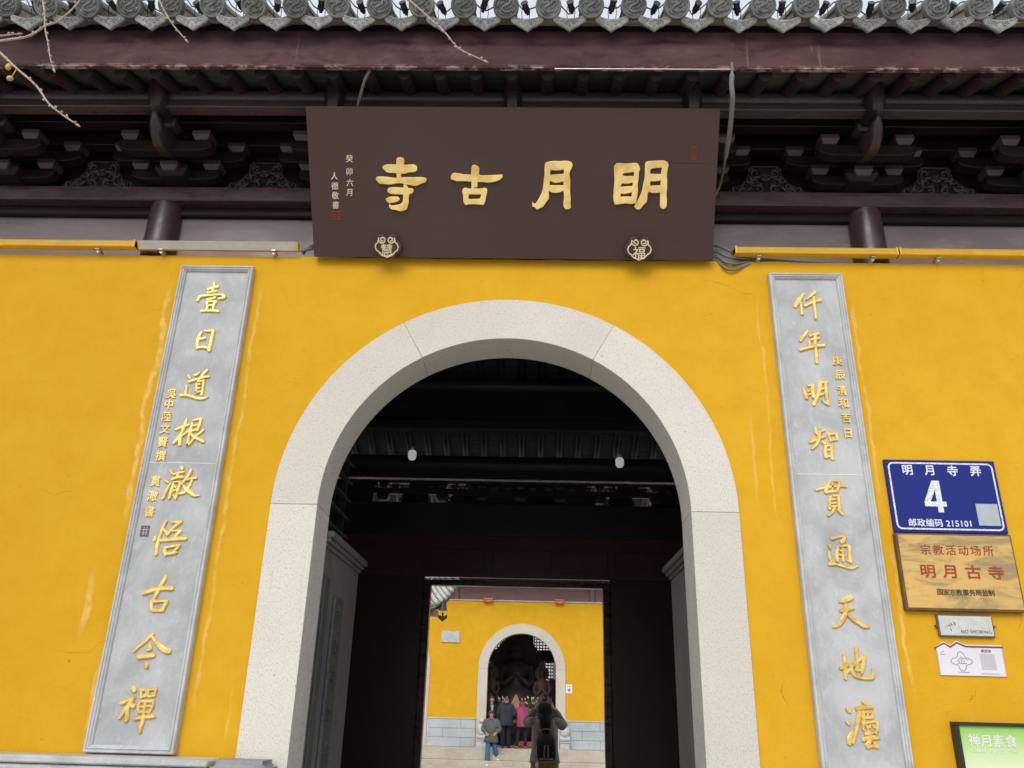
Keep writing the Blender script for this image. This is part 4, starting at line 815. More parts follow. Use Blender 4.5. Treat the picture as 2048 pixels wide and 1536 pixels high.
# ---------------------------------------------------------------- notice board at lower left
t = thing('notice_board', 'grey moulded stone coping with rounded end over a dark red board, lower left', 'notice board', (-2.6, -.1, 0))
m = MB(); m.box(-5.0, -1.345, -.21, 0.0, 1.220, 1.254); m.box(-5.0, -1.345, -.195, 0.0, 1.190, 1.216); m.box(-5.0, -1.345, -.21, 0.0, 1.168, 1.188); m.build('coping', M['frame'], t, bevel=.008, smooth=True)
m = MB(); m.box(-1.343, -1.062, -.215, 0.0, 1.10, 1.255); m.build('end_block', grey_stone('dark_end_stone', (.24, .25, .25), (.36, .37, .37)), t, bevel=.03, smooth=True, seg=3)
m = MB(); m.box(-5.0, -1.10, -.17, 0.0, .3, 1.166); m.build('board', M['lacquer'], t)
m = MB(); m.box(-5.0, -1.06, -.2, 0.0, 0.0, .298); m.build('plinth', M['frame'], t, bevel=.01)
# ---------------------------------------------------------------- linear lights on the wall top
for x0, x1, lens, lb in ((-3.95, -2.342, 0, 'yellow ribbed light bar on the wall top, at the left edge of the picture'), (-2.334, -1.321, 1, 'light bar with a pale frosted face, on the wall top left of the plaque'), (1.375, 2.360, 0, 'yellow ribbed light bar on the wall top, just right of the plaque'), (2.368, 3.95, 0, 'yellow ribbed light bar on the wall top, at the right edge of the picture')):
    t = thing('light_bar', lb, 'light', ((x0+x1)/2, -.02, WT), 'light bars along the wall top')
    z0 = 4.128; m = MB()
    if lens:
        m.prism([(-.060, z0+.042), (-.030, z0-.003), (.0, z0+.004), (-.012, z0+.052)], 'x', x0, x1); m.build('housing', M['ledyellow'], t, bevel=.002)
        m = MB(); m.prism([(-.0625, z0+.042), (-.033, z0-.003), (-.0315, z0-.001), (-.0605, z0+.0425)], 'x', x0+.012, x1-.014); m.build('lens', M['ledlens'], t)
    else:
        m.box(x0, x1, -.058, -.006, z0, z0+.043)
        for k in range(4): m.box(x0+.004, x1-.004, -.0605, -.0575, z0+.004+.0105*k, z0+.009+.0105*k)
        for x in (x0, x1-.012): m.box(x, x+.012, -.064, -.002, z0-.004, z0+.047)
        m.build('housing', M['ledyellow'], t, bevel=.0015)
    for f in (0.15, 0.85):
        x = x0 + (x1-x0)*f; m = MB(); m.box(x-.012, x+.012, -.045, .02, z0-.011, z0-.005); m.box(x-.004, x+.004, -.03, -.024, z0-.03, z0-.010); m.box(x-.010, x+.010, -.028, .015, WT-.002, WT+.010); m.build('clip', M['steel'], t)
# ---------------------------------------------------------------- eave spot lamps and their lead
dirs = tdir
for k in range(-NT_, NT_):
    x = X0 + (k+.5)*TS + random.uniform(-.02, .02)
    if abs(x) > 3.2: continue
    n0 = -.006 + random.uniform(-.008, .012); yaw = random.uniform(-.35, .35)
    t = thing('eave_lamp', 'small black spot lamp standing between two eave tiles', 'lamp', tp(x, -.06, -.02), 'black spot lamps along the tile eave')
    ax = Vector((math.sin(yaw)*.9, -.75, random.uniform(-.1, .4))).normalized(); c = Vector(tp(x, -.06, n0+.02))
    m = MB(); m.cyl(c - ax*.03, c + ax*.028, .017, .019, 14); m.cyl(c + ax*.026, c + ax*.034, .0215, None, 14); m.cyl(c - ax*.045, c - ax*.03, .010, None, 8); m.build('lamp_head', M['black'], t, smooth=True)
    for s in (-1, 1): m = MB(); m.tube([c + Vector((s*.020, 0, 0)), Vector(tp(x+s*.024, -.055, -.02)), Vector(tp(x+s*.02, -.05, -.055))], .0022, 5); m.build('leg', M['black'], t)
pts = []
for k in range(-NT_, NT_):
    x = X0 + k*TS
    pts += [tp(x-.02, -.16, .076), tp(x+.045, -.13, .068+random.uniform(0, .012)), tp(x+.080, -.10, .025), tp(x+.122+random.uniform(-.02, .02), -.11, random.uniform(-.02, .02)), tp(x+.165, -.12, .028), tp(x+.205, -.15, .068)]
m = MB(); m.tube(pts, .0042, 6); tag(m.build('lamp_lead', M['black'], None, smooth='all'), 'black electric lead looping from lamp to lamp over the tile rows', 'cable')
# loose conduits
def catm(P, n=8):
    P = [Vector(q) for q in P]; out = []
    for i in range(len(P)-1):
        p0, p1, p2, p3 = P[max(i-1, 0)], P[i], P[i+1], P[min(i+2, len(P)-1)]
        for k in range(n):
            t_ = k/n; out.append(0.5*((2*p1) + (p2-p0)*t_ + (2*p0-5*p1+4*p2-p3)*t_*t_ + (3*p1-p0-3*p2+p3)*t_**3))
    return out + [P[-1]]
m = MB(); q = catm([(1.262, -.735, 4.97), (1.262, -.72, 4.905), (1.259, -.70, 4.841), (1.268, -.66, 4.769), (1.284, -.50, 4.689), (1.295, -.30, 4.629), (1.309, -.07, 4.602), (1.25, -.02, 4.50)])
m.tube(q, [.009 + (.006 if 8 < i < 40 else 0) for i in range(len(q))], 8); tag(m.build('conduit', M['cable'], smooth='all'), 'grey conduit hanging in a bow from the eave beside the plaque end', 'cable')
m = MB(); m.tube(catm([(-.825, -.70, 4.955), (-.829, -.69, 4.94), (-.862, -.65, 4.895), (-.925, -.50, 4.845), (-.95, -.40, 4.80)]), .009, 8); tag(m.build('conduit', M['cable'], smooth='all'), 'short grey conduit slanting up behind the top of the plaque', 'cable')
for i, (a, lb) in enumerate((((1.205, 1.46), 'grey cable, upper of the bundle leaving the plaque foot on the right'), ((1.205, 1.55), 'grey cable, lower of the bundle leaving the plaque foot on the right'))):
    m = MB()
    for k in range(3):
        z = 4.215 - .035*k - .045*i
        m.tube(catm([(a[0], .06, z+.02), (a[0]+.07, .02, z+.01), (a[0]+.15, -.01, z-.045-.01*k), (a[1], .03, 4.145-.015*k-.01*i), (a[1]+.5, .08, 4.135-.01*k)]), .0085, 7)
    tag(m.build('cable_bundle', M['cable'], smooth='all'), lb, 'cable')
m = MB()
for k in range(3): m.tube(catm([(-1.31, .0+.02*k, 4.14), (-1.27, .02, 4.165+.012*k), (-1.22, .05, 4.19+.014*k), (-1.17, .08, 4.20)]), .007, 7)
tag(m.build('cable_bundle', M['cable'], smooth='all'), 'grey cables leaving the pale light bar behind the plaque foot on the left', 'cable')
# ---------------------------------------------------------------- bulbs in the hall
for x, z, lb in ((-1.285, 4.315, 'white bulb hanging in the dark hall, left of the pair'), (1.185, 4.268, 'white bulb hanging in the dark hall, right of the pair')):
    t = thing('hanging_bulb', lb, 'bulb', (x, 4.90, z), 'bulbs hanging in the gate hall')
    m = MB()
    prof = [(.001, -.066), (.030, -.062), (.047, -.040), (.051, 0), (.050, .030), (.038, .048), (.020, .056)]
    m.loft([[(x + r*math.cos(2*math.pi*k/20), 4.90 + r*math.sin(2*math.pi*k/20), z+h) for k in range(20)] for r, h in prof]); m.build('globe', M['bulb'], t, smooth=True)
    m = MB(); m.cyl((x, 4.90, z+.054), (x, 4.90, z+.10), .020, None, 12); m.build('socket', M['white'], t)
    m = MB(); m.tube(catm([(x, 4.90, z+.10), (x+.012, 4.90, z+.18), (x-.008, 4.91, 4.58), (x, 4.925, 4.665)]), .006, 6); m.build('flex', M['cable'], t)
# ---------------------------------------------------------------- tree whose twigs reach into the picture
t = thing('ginkgo_tree', 'bare tree with pale budding twigs reaching in from the upper left', 'tree', (-3.5, -2.3, 0))
m = MB(); m.tube(catm([(-3.5, -2.3, -.1), (-3.47, -2.3, 1.5), (-3.4, -2.28, 3.0), (-3.3, -2.2, 4.4), (-3.2, -2.2, 6.0)]), [.17 - .0036*i for i in range(33)], 14); m.build('trunk', M['bark'], t, smooth='all')
limbs = [[(-3.38, -2.26, 3.3), (-2.9, -2.15, 3.75), (-2.45, -2.05, 3.9), TWIGS['A'][0]], [(-3.3, -2.2, 4.4), (-2.5, -2.1, 4.7), (-1.8, -2.0, 4.62), (-1.2, -2.0, 4.72), (-.6, -2.0, 4.6), (-.45, -2.0, 4.35), TWIGS['F'][0]], [(-3.36, -2.25, 3.6), (-2.9, -2.1, 4.0), (-2.4, -2.0, 4.0), TWIGS['C'][0]], [(-2.4, -2.08, 4.69), (-1.95, -2.0, 4.45), TWIGS['B'][0]], [(-1.5, -2.0, 4.66), (-1.43, -2.0, 4.4), TWIGS['E'][0]], [(-2.6, -2.07, 3.87), TWIGS['D'][0]]]
for q in limbs:
    P = catm(q); n = len(P); m = MB(); r0 = .05 if len(q) > 5 else .03; m.tube(P, [r0 + (.0048-r0)*i/(n-1) for i in range(n)], 8); m.build('limb', M['bark'], t, smooth='all')
for nm, q in TWIGS.items():
    P = catm(q, 5); n = len(P); m = MB(); r0 = .0050 if nm in 'AC' else .0038
    m.tube(P, [r0*(1-.5*i/n) * (1.18 if i % 5 == 2 else 1) for i in range(n)], 7)
    for i in range(3, n-1, 2):
        a = random.uniform(0, 6.28); d = Vector((math.cos(a), -.4, math.sin(a))).normalized(); p = P[i]
        L = random.uniform(.009, .015); m.tube([p, p + d*L*.6, p + d*L], [.0028, .0046, .0022], 6)
    e = P[-1]; d = (P[-1]-P[-2]).normalized(); m.tube([e, e + d*.010, e + d*.022], [.003, .0046, .0015], 6)
    m.build('twig', M['bark'], t, smooth='all')
m = MB(); c = Vector(TWIGS['C'][2]); m.ball(c + Vector((-.035, 0, .008)), .010, 1, 1, 1.5); m.ball(c + Vector((-.012, -.003, -.05)), .010, 1.3, 1, 1.0); m.tube([c, c + Vector((-.004, -.003, -.03)), c + Vector((-.012, -.003, -.05))], .002, 5); m.build('bud', M['bud'], t, smooth='all')
# ---------------------------------------------------------------- far hall across the courtyard
F = 25.5; PZ = 0.36; FC, FZ, FRO, FRI = -0.125, 2.875, 1.515, 1.19
far = thing('main_hall', 'yellow hall across the courtyard with stone arch, seen through the gate doorway', 'building', (0, F, PZ))
FW = 5.155
m = MB(); 
wall_face(m, F, FRO-.03, FC, FZ, -3.86-.02, 9.0, FW, .35, 0, PZ); m.build('front_wall', M['far_wall'], far)
m = MB(); m.box(-12.0, -3.885, F, F+.35, PZ, FW); m.build('front_wall', M['far_wall'], far)
for cx in (FC, -3.325-1.515):
    Yo = F-.03
    for a0, a1 in ((-math.pi/2, -TH), (-TH, TH), (TH, math.pi/2)): arch_stone('arch_stone', a0, a1, far, M['far_granite'], Yo, F+.36, FRO, FRI, cx, FZ)
    for s in (-1, 1):
        xs = sorted((cx+s*FRI, cx+s*FRO)); MB().box(xs[0], xs[1], Yo, F+.36, PZ, FZ-.004).build('jamb_stone', M['far_granite'], far, bevel=.006)
# dado blocks in three courses, capped
for xa, xb in ((-3.31, FC-FRO-.02), (FC+FRO+.02, 8.0)):
    m = MB()
    for r in range(3):
        z0 = PZ + .285*r; x = xa; off = (0.55 if r % 2 else 1.15)
        while x < xb:
            e = min(x+off, xb); m.box(x+.004, e-.004, F-.045, F+.02, z0+.004, z0+.281); x = e; off = 1.15
    m.build('stone_dado', M['bluestone'], far, bevel=.004)
    m = MB(); m.box(xa, xb, F-.06, F+.02, PZ+.857, PZ+.895); m.box(xa, xa+.05, F-.055, F+.02, PZ, PZ+.855); m.build('dado_cap', M['frame'], far, bevel=.006)
m = MB(); m.box(-12, 9, F-.05, F+.03, FW, FW+.035); m.build('wall_coping', M['frame'], far)
m = MB(); m.box(-12, 9, F+.06, F+.3, FW+.035, 6.2); m.build('frieze_board', M['far_fascia'], far)
for x in (-7.4, -2.52, 2.36, 7.2):
    m = MB(); m.cyl((x, F+.08, FW+.03), (x, F+.08, 6.2), .12, None, 20); m.build('column', M['far_fascia'], far, smooth=True)
m = MB(); m.prism([(F-1.2, 6.25), (F+4, 9.0), (F+8.6, 6.3), (F+8.6, 6.1), (F+4, 8.8), (F-1.2, 6.05)], 'x', -12, 9); m.build('roof', M['tile'], far)
m = MB(); 
m.box(-12, -4.0, F+7.6, F+7.8, PZ, 6.2); m.box(5.0, 9, F+7.6, F+7.8, PZ, 6.2); m.box(-4.0, -2.5, F+7.6, F+7.8, PZ, 6.2); m.box(1.9, 5, F+7.6, F+7.8, PZ, 6.2)
m.box(-2.5, 1.9, F+7.6, F+7.8, 4.62, 6.2); m.box(-2.5, 1.9, F+7.6, F+7.8, 3.55, 3.98); m.box(-2.5, 1.9, F+7.6, F+7.8, PZ, 1.2); m.box(-.75, .30, F+7.6, F+7.8, 1.2, 4.62)
m.build('rear_wall', M['hall_wood'], far)
for x in (-12, 9): m = MB(); m.box(min(x, x-.2 if x > 0 else x+.2), max(x, x-.2 if x > 0 else x+.2), F+.36, F+7.6, PZ, 6.2); m.build('side_wall', M['far_wall'], far)
# lattice lights in the rear wall
def lattice(x0, x1, z0, z1, p):
    m = MB(); Y = F+7.68; m.box(x0, x0+.05, Y-.03, Y+.03, z0, z1); m.box(x1-.05, x1, Y-.03, Y+.03, z0, z1); m.box(x0+.05, x1-.05, Y-.03, Y+.03, z0, z0+.05); m.box(x0+.05, x1-.05, Y-.03, Y+.03, z1-.05, z1)
    fr_ = m.build('lattice_window', M['hall_wood'], far)
    m = MB(); n = max(1, round((x1-x0)/p)); k = max(1, round((z1-z0)/p))
    for i in range(1, n): x = x0+(x1-x0)*i/n; m.box(x-.022, x+.022, Y-.02, Y+.02, z0+.05, z1-.05)
    for j in range(1, k): z = z0+(z1-z0)*j/k; m.box(x0+.05, x1-.05, Y-.0225, Y+.0225, z-.022, z+.022)
    m.build('lattice_bars', M['hall_wood'], fr_)
lattice(.31, 1.89, 3.985, 4.615, .135); lattice(.31, 1.2, 1.21, 3.545, .135); lattice(1.22, 1.89, 1.21, 3.545, .135); lattice(-2.49, -.76, 3.985, 4.615, .135); lattice(-2.49, -.76, 1.21, 3.545, .135)
m = MB(); m.box(1.02, 1.5, F+9.5, F+9.56, .9, 2.9); tag(m.build('red_hanging', mottled('red_cloth', (.5, .06, .07), (.6, .3, .3), 4, .8)), 'red cloth hanging beyond the lattice window of the far hall', 'cloth')
m = MB(); m.box(-12, 12, F+15, F+15.3, -.3, 6); tag(m.build('pale_backdrop', flat('pale_sky_tone', (.72, .72, .70), .8)), 'added pale backdrop standing for bright sky behind the lattice windows of the far hall', 'wall')  # backdrop added for the bright sky seen through the lattice
# platform and steps
m = MB()
for k, (y, z) in enumerate(((24.5, .36), (24.2, .195), (23.9, .03), (23.6, -.125))): m.box(-9, 9, y, 24.8 + (14 if k == 0 else .0), -.6 if k == 0 else z-.164, z)
tag(m.build('steps', M['step'], bevel=.012), kind='structure')
# stone drums each side of the far arch
def drum(x, lb):
    t = thing('door_drum_stone', lb, 'stone carving', (x, F-.3, PZ), 'carved stones beside the far arch'); m = MB()
    m.box(x-.19, x+.19, F-.42, F-.06, PZ-.16, PZ+.02); m.box(x-.16, x+.16, F-.40, F-.06, PZ+.022, PZ+.20); m.box(x-.19, x+.19, F-.42, F-.06, PZ+.202, PZ+.245); m.build('base', M['frame'], t, bevel=.015, smooth=True)
    m = MB(); m.cyl((x-.17, F-.24, PZ+.33), (x+.17, F-.24, PZ+.33), .085, None, 18); m.build('scroll', M['frame'], t, bevel=.01, smooth=True)
    m = MB(); m.loft([[(x + r*math.cos(2*math.pi*k/16), F-.24 + r*.8*math.sin(2*math.pi*k/16), PZ+z) for k in range(16)] for r, z in ((.12, .40), (.165, .48), (.175, .58), (.15, .69), (.11, .74))]); m.build('drum', M['frame'], t, smooth=True)
    m = MB(); m.ball((x, F-.25, PZ+.83), .095, 1.05, 1, 1); m.ball((x, F-.34, PZ+.81), .05); m.ball((x-.05, F-.24, PZ+.92), .03); m.ball((x+.05, F-.24, PZ+.92), .03); m.build('lion_head', M['frame'], t, smooth=True)
drum(-1.43, 'carved grey stone drum with small lion, at the left foot of the far arch'); drum(1.36, 'carved grey stone drum with small lion, behind the photographing woman')
# tablet, notice, emergency lights
t = thing('stone_tablet', 'pale inscribed stone tablet on the yellow wall left of the far arch', 'tablet', (-2.66, F, 3.70)); m = MB(); m.box(-2.98, -2.34, F-.05, F+.01, 3.70, 4.085); m.build('slab', M['frame'], t, bevel=.012)
m = MB(); m.prism([(-2.66+.22*math.cos(R(a)), 3.79+.20*math.sin(R(a))) for a in range(0, 181, 15)] + [(-2.66-.10, 3.79), (-2.66-.06*math.cos(0), 3.82), (-2.66, 3.85), (-2.60, 3.82), (-2.56, 3.79)], 'y', F-.055, F-.048); m.build('fan_carving', M['bluestone'], t)
t = thing('paper_notice', 'small white notice fixed beside the right jamb of the far arch', 'notice', (1.51, F, 2.12)); m = MB(); m.box(1.405, 1.62, F-.02, F+.01, 2.12, 2.41); m.build('sheet', M['white'], t)
m = MB(); m.box(1.47, 1.56, F-.024, F-.0205, 2.19, 2.27); m.box(1.44, 1.59, F-.024, F-.0205, 2.33, 2.345); m.build('print', M['ink'], t)
M['orange'] = flat('orange_plastic', (0.62, 0.10, 0.03), .4); M['flash'] = flat('yellow_stripe', (.85, .45, .05))
for x, lb in ((-1.365, 'orange-red emergency lamp on the coping, left of the far arch top'), (1.18, 'orange-red emergency lamp on the coping, right of the far arch top')):
    t = thing('emergency_lamp', lb, 'lamp', (x, F-.1, FW-.05), 'emergency lamps on the far wall coping'); m = MB(); m.box(x-.165, x+.165, F-.16, F-.055, FW-.06, FW+.05); m.build('housing', M['orange'], t, bevel=.015, smooth=True)
    m = MB(); m.box(x-.17, x+.17, F-.165, F-.055, FW+.055, FW+.09); m.build('cover', flat('pale_orange', (.66, .24, .15)), t, bevel=.006); m = MB(); m.prism([(x-.03, FW-.03), (x+.05, FW-.01), (x+.06, FW+.02), (x-.02, FW-.005)], 'y', F-.164, F-.159); m.build('emblem', M['flash'], t)
# ---------------------------------------------------------------- wing pavilion roof corner on the left of the court
t = thing('side_pavilion', 'corner of a side pavilion roof with pale tiles, upper left of the doorway view', 'pavilion', (-4, 14, -.28))
E_ = [Vector(q) for q in ((-2.62, 13.1, 3.70), (-2.30, 13.4, 3.62), (-2.02, 13.75, 3.60), (-1.815, 14.0, 3.70), (-1.68, 14.05, 3.85), (-1.56, 14.1, 4.05), (-1.47, 14.2, 4.32))]
E_ = catm(E_, 4); BK = Vector((-.55, 1.3, .62))
m = MB(); m.loft([[p, p + BK*.5 + Vector((0, 0, .02)), p + BK*1.6 + Vector((0, 0, .25)), p + BK*1.6 + Vector((0, 0, .15)), p + BK*.5 - Vector((0, 0, .05)), p - Vector((0, 0, .05))] for p in E_]); m.build('roof', M['mortar'], t)
M['palet'] = mottled('pale_weathered_tile', (.42, .42, .39), (.60, .59, .55), 8, .8)
for p in E_[::2]:
    m = MB(); m.tube([p - BK*.03 + Vector((0, 0, .03)), p + BK*.25 + Vector((0, 0, .04)), p + BK*.7 + Vector((0, 0, .09)), p + BK*1.5 + Vector((0, 0, .28))], .048, 8); m.build('tile_row', M['palet'], t, smooth='all')
m = MB(); m.tube([p + Vector((-.03, .06, -.09)) for p in E_], .035, 6); m.build('eave_board', M['far_fascia'], t, smooth='all')
m = MB(); m.loft([[(-1.93, 13.80, 3.36), (-1.84, 13.74, 3.36), (-1.84, 13.74, 3.50), (-1.93, 13.80, 3.50)], [(-3.4, 15.3, 3.62), (-3.31, 15.24, 3.62), (-3.31, 15.24, 3.78), (-3.4, 15.3, 3.78)]]); m.build('corner_rafter', M['far_fascia'], t, bevel=.01)
m = MB(); m.box(-4.9, -2.06, 14.0, 14.12, 3.45, 3.75); m.build('eave_beam', mottled('orange_painted_beam', (.45, .22, .08), (.35, .15, .06), 4, .6), t, bevel=.01)
m = MB(); m.cyl((-3.0, 14.3, -.28), (-3.0, 14.3, 3.5), .11, None, 16); m.build('post', M['far_fascia'], t, smooth=True)
t = thing('wind_bell', 'small dark bell hanging from the upturned roof corner in the courtyard', 'bell', (-1.78, 13.95, 3.60)); m = MB(); c = Vector((-1.77, 13.95, 3.56))
m.loft([[(c.x + r*math.cos(2*math.pi*k/14), c.y + r*math.sin(2*math.pi*k/14), c.z+z) for k in range(14)] for r, z in ((.03, .12), (.07, .10), (.085, .0), (.10, -.04))]); m.build('bell', M['black'], t, smooth=True)
m = MB(); m.cyl(c + Vector((0, 0, .1)), c + Vector((0, 0, .22)), .008, None, 6); m.build('hook', M['black'], t)
m = MB(); m.cyl(c + Vector((0, 0, -.10)), c + Vector((0, 0, 0)), .006, None, 6)
m.prism([(c.x, c.z-.08), (c.x+.03, c.z-.11), (c.x+.018, c.z-.12), (c.x+.018, c.z-.16), (c.x+.07, c.z-.15), (c.x+.10, c.z-.12), (c.x+.10, c.z-.20), (c.x, c.z-.28), (c.x-.10, c.z-.20), (c.x-.10, c.z-.12), (c.x-.07, c.z-.15), (c.x-.018, c.z-.16), (c.x-.018, c.z-.12), (c.x-.03, c.z-.11)], 'y', c.y-.012, c.y+.012); m.build('clapper', M['black'], t)
# ---------------------------------------------------------------- statues inside the far hall
M['idol'] = mottled('dark_carved_wood', (.045, .031, .028), (.072, .050, .044), 4, .55, bscale=20, bstr=.3); M['idol_red'] = mottled('red_brown_wood', (.085, .048, .040), (.12, .070, .056), 5, .6)
def ell(cx, cy, z, rx, ry, n=20, p=1.0): return [(cx + rx*math.cos(2*math.pi*k/n), cy + ry*math.sin(2*math.pi*k/n), z) for k in range(n)]
sx, sy = -.36, F+3.0
t = thing('seated_statue', 'large dark wooden seated deity with joined hands under the far arch', 'statue', (sx, sy, PZ))
m = MB(); m.loft([ell(sx, sy+.35, z, rx, ry) for z, rx, ry in ((PZ, 1.0, .85), (PZ+.3, 1.0, .85), (PZ+.42, .86, .72), (PZ+.8, .86, .72), (PZ+.95, 1.0, .8), (PZ+1.15, 1.02, .82))]); m.build('pedestal', M['idol'], t, smooth=True)
m = MB(); m.loft([ell(sx, sy+.3, z, rx, ry) for z, rx, ry in ((1.5, .60, .42), (1.62, .78, .60), (1.85, .84, .62), (2.15, .74, .52), (2.35, .48, .36), (2.6, .43, .30), (2.9, .50, .32), (3.08, .52, .28), (3.22, .36, .22), (3.30, .15, .14), (3.40, .125, .13))])
m.ball((sx, sy+.25, 3.56), .20, .92, 1, 1.22, 20, 14)
for s in (-1, 1):
    m.tube(catm([(sx+s*.48, sy+.28, 3.08), (sx+s*.60, sy+.12, 2.72), (sx+s*.50, sy-.12, 2.48), (sx+s*.22, sy-.22, 2.66), (sx+s*.03, sy-.22, 2.85)]), [.15, .15, .14, .14, .13, .13, .13, .13, .13, .12, .12, .12, .12, .12, .12, .11, .11, .11, .11, .10, .10, .09, .09, .08, .08, .075, .07, .06, .055, .05, .04, .035, .02], 10)
    m.tube(catm([(sx+s*.25, sy+.1, 1.85), (sx+s*.66, sy-.12, 1.78), (sx+s*.70, sy-.25, 1.70), (sx+s*.25, sy-.36, 1.66), (sx-s*.1, sy-.36, 1.64)]), .15, 10)
    m.ball((sx+s*.185, sy+.27, 3.52), .05, .5, .8, 2.0)
m.ball((sx, sy+.05, 3.54), .03, .8, 1, 1.6)
m.build('figure', M['idol'], t, smooth='all')
m = MB(); m.loft([ell(sx, sy+.25, z, r, r) for z, r in ((3.66, .215), (3.74, .225), (3.80, .20), (3.88, .17), (3.98, .11), (4.06, .03))])
for k in range(5): a = R(-90 + (k-2)*38); m.ball((sx + .2*math.cos(a), sy+.25 + .2*math.sin(a), 3.80), .05, 1, 1, 1.8)
m.build('crown', M['idol'], t, smooth='all')
m = MB(); o = [(sx-.92, PZ+.1)] + [(sx + .92*math.cos(R(a)), 3.2 + 1.15*math.sin(R(a))) for a in range(180, -1, -12)] + [(sx+.92, PZ+.1)]; m.prism(o, 'y', sy+.95, sy+1.05); m.build('back_slab', mottled('brown_back_slab', (.055, .038, .034), (.075, .054, .048), 3, .6), t, bevel=.02)
for x, lb, hz in ((.62, 'standing attendant figure with pointed halo, right of the seated deity', 3.0), (-1.30, 'standing attendant figure, left of the seated deity', 2.85)):
    t = thing('attendant_statue', lb, 'statue', (x, F+2.6, PZ), 'attendants flanking the seated deity'); y = F+2.6
    m = MB(); m.loft([ell(x, y, z, rx, ry, 16) for z, rx, ry in ((PZ, .34, .30), (PZ+.5, .34, .30), (PZ+.7, .26, .22), (1.45, .26, .2), (1.9, .22, .17), (2.2, .20, .15), (2.45, .25, .16), (2.6, .22, .13), (2.68, .08, .08), (2.74, .07, .07))]); m.ball((x, y, 2.86), .125, .9, 1, 1.2)
    for s in (-1, 1): m.tube(catm([(x+s*.22, y, 2.55), (x+s*.29, y-.05, 2.28), (x+s*.18, y-.18, 2.12), (x+s*.02, y-.2, 2.3)]), [.075]*12 + [.065]*13, 8); m.tube(catm([(x+s*.20, y-.12, 2.14), (x+s*.30, y-.05, 1.7), (x+s*.28, y, 1.2)]), [.08]*9+[.03]*8, 6)
    m.build('figure', M['idol_red'], t, smooth='all')
    m = MB(); o = [(x + .27*math.cos(R(a))*(1), 2.86 + .27*math.sin(R(a))) for a in range(-50, 61, 10)] + [(x, 3.42)] + [(x + .27*math.cos(R(a)), 2.86 + .27*math.sin(R(a))) for a in range(120, 231, 10)]; m.prism(o, 'y', y+.12, y+.16); band(m, o, .05, y+.118, .03); m.build('halo', M['idol_red'], t)
# altar with a flame-shaped carving and two sprays of flowers
t = thing('altar_table', 'red-brown altar table with a pointed carved screen before the statue', 'altar', (-.33, F+1.5, PZ)); ay = F+1.5
m = MB(); m.box(-1.25, .65, ay-.3, ay+.35, 1.28, 1.36); m.box(-1.15, .55, ay-.22, ay+.28, 1.12, 1.278)
for s in (-1.12, .44): m.box(s, s+.08, ay-.2, ay-.12, PZ, 1.118)
m.build('table', M['idol_red'], t, bevel=.01)
m = MB(); o = [(-.33+q*1.1, z) for q, z in ((-.34, 1.362), (-.30, 1.55), (-.20, 1.72), (-.10, 1.88), (-.05, 2.02), (0, 2.10), (.05, 2.02), (.10, 1.88), (.20, 1.72), (.30, 1.55), (.34, 1.362))]; m.prism(o, 'y', ay-.05, ay+.02); m.build('pointed_screen', mottled('rust_carving', (.34, .15, .10), (.42, .22, .15), 8, .6), t, bevel=.01)
M['petal'] = flat('cream_petal', (.62, .58, .44)); M['leaf'] = flat('flower_leaf', (.10, .16, .05)); M['vase'] = flat('glazed_vase', (.3, .26, .2), .2)
for x, lb in ((-.78, 'spray of pale lilies on the altar, left of the pointed screen'), (.18, 'spray of pale lilies on the altar, right of the pointed screen')):
    t = thing('flower_vase', lb, 'flowers', (x, ay-.1, 1.36), 'flowers on the altar'); y = ay-.12
    m = MB(); m.loft([ell(x, y, z, r, r, 14) for z, r in ((1.362, .06), (1.45, .09), (1.55, .06), (1.60, .07))]); m.build('vase', M['vase'], t, smooth=True)
    ms, mp, ml = MB(), MB(), MB()
    for k in range(16):
        a = random.uniform(0, 6.28); sp = random.uniform(.06, .30); h = random.uniform(.12, .34); e = Vector((x + sp*math.cos(a), y + sp*.5*math.sin(a), 1.6+h)); b = Vector((x, y, 1.58)); ml.tube([b, (b+e)/2 + Vector((0, 0, .05)), e], .006, 5); d = (e-b).normalized()
        mp.tube([e, e + d*.04, e + d*.10], [.006, .030, .004], 6)
        q = (b+e)/2; ml.tube([q, q + Vector((.06*math.cos(a+1), .03, .05)), q + Vector((.11*math.cos(a+1), .04, .03))], [.004, .022, .002], 5, 0.25)
    ml.build('stems', M['leaf'], t, smooth='all'); mp.build('blooms', M['petal'], t, smooth='all'); ms.bm.free()
t = thing('kneeling_stool', 'low red kneeling stool before the altar, behind the pink coat', 'stool', (.02, F+.35, PZ)); m = MB(); m.box(-.33, .30, F+.20, F+.55, PZ+.02, PZ+.20); m.build('cushion', mottled('red_cushion', (.42, .07, .04), (.5, .12, .08), 8, .7), t, bevel=.04, smooth=True, seg=2)
m = MB(); m.box(-.30, .27, F+.23, F+.52, PZ, PZ+.018); m.build('base', M['idol_red'], t)
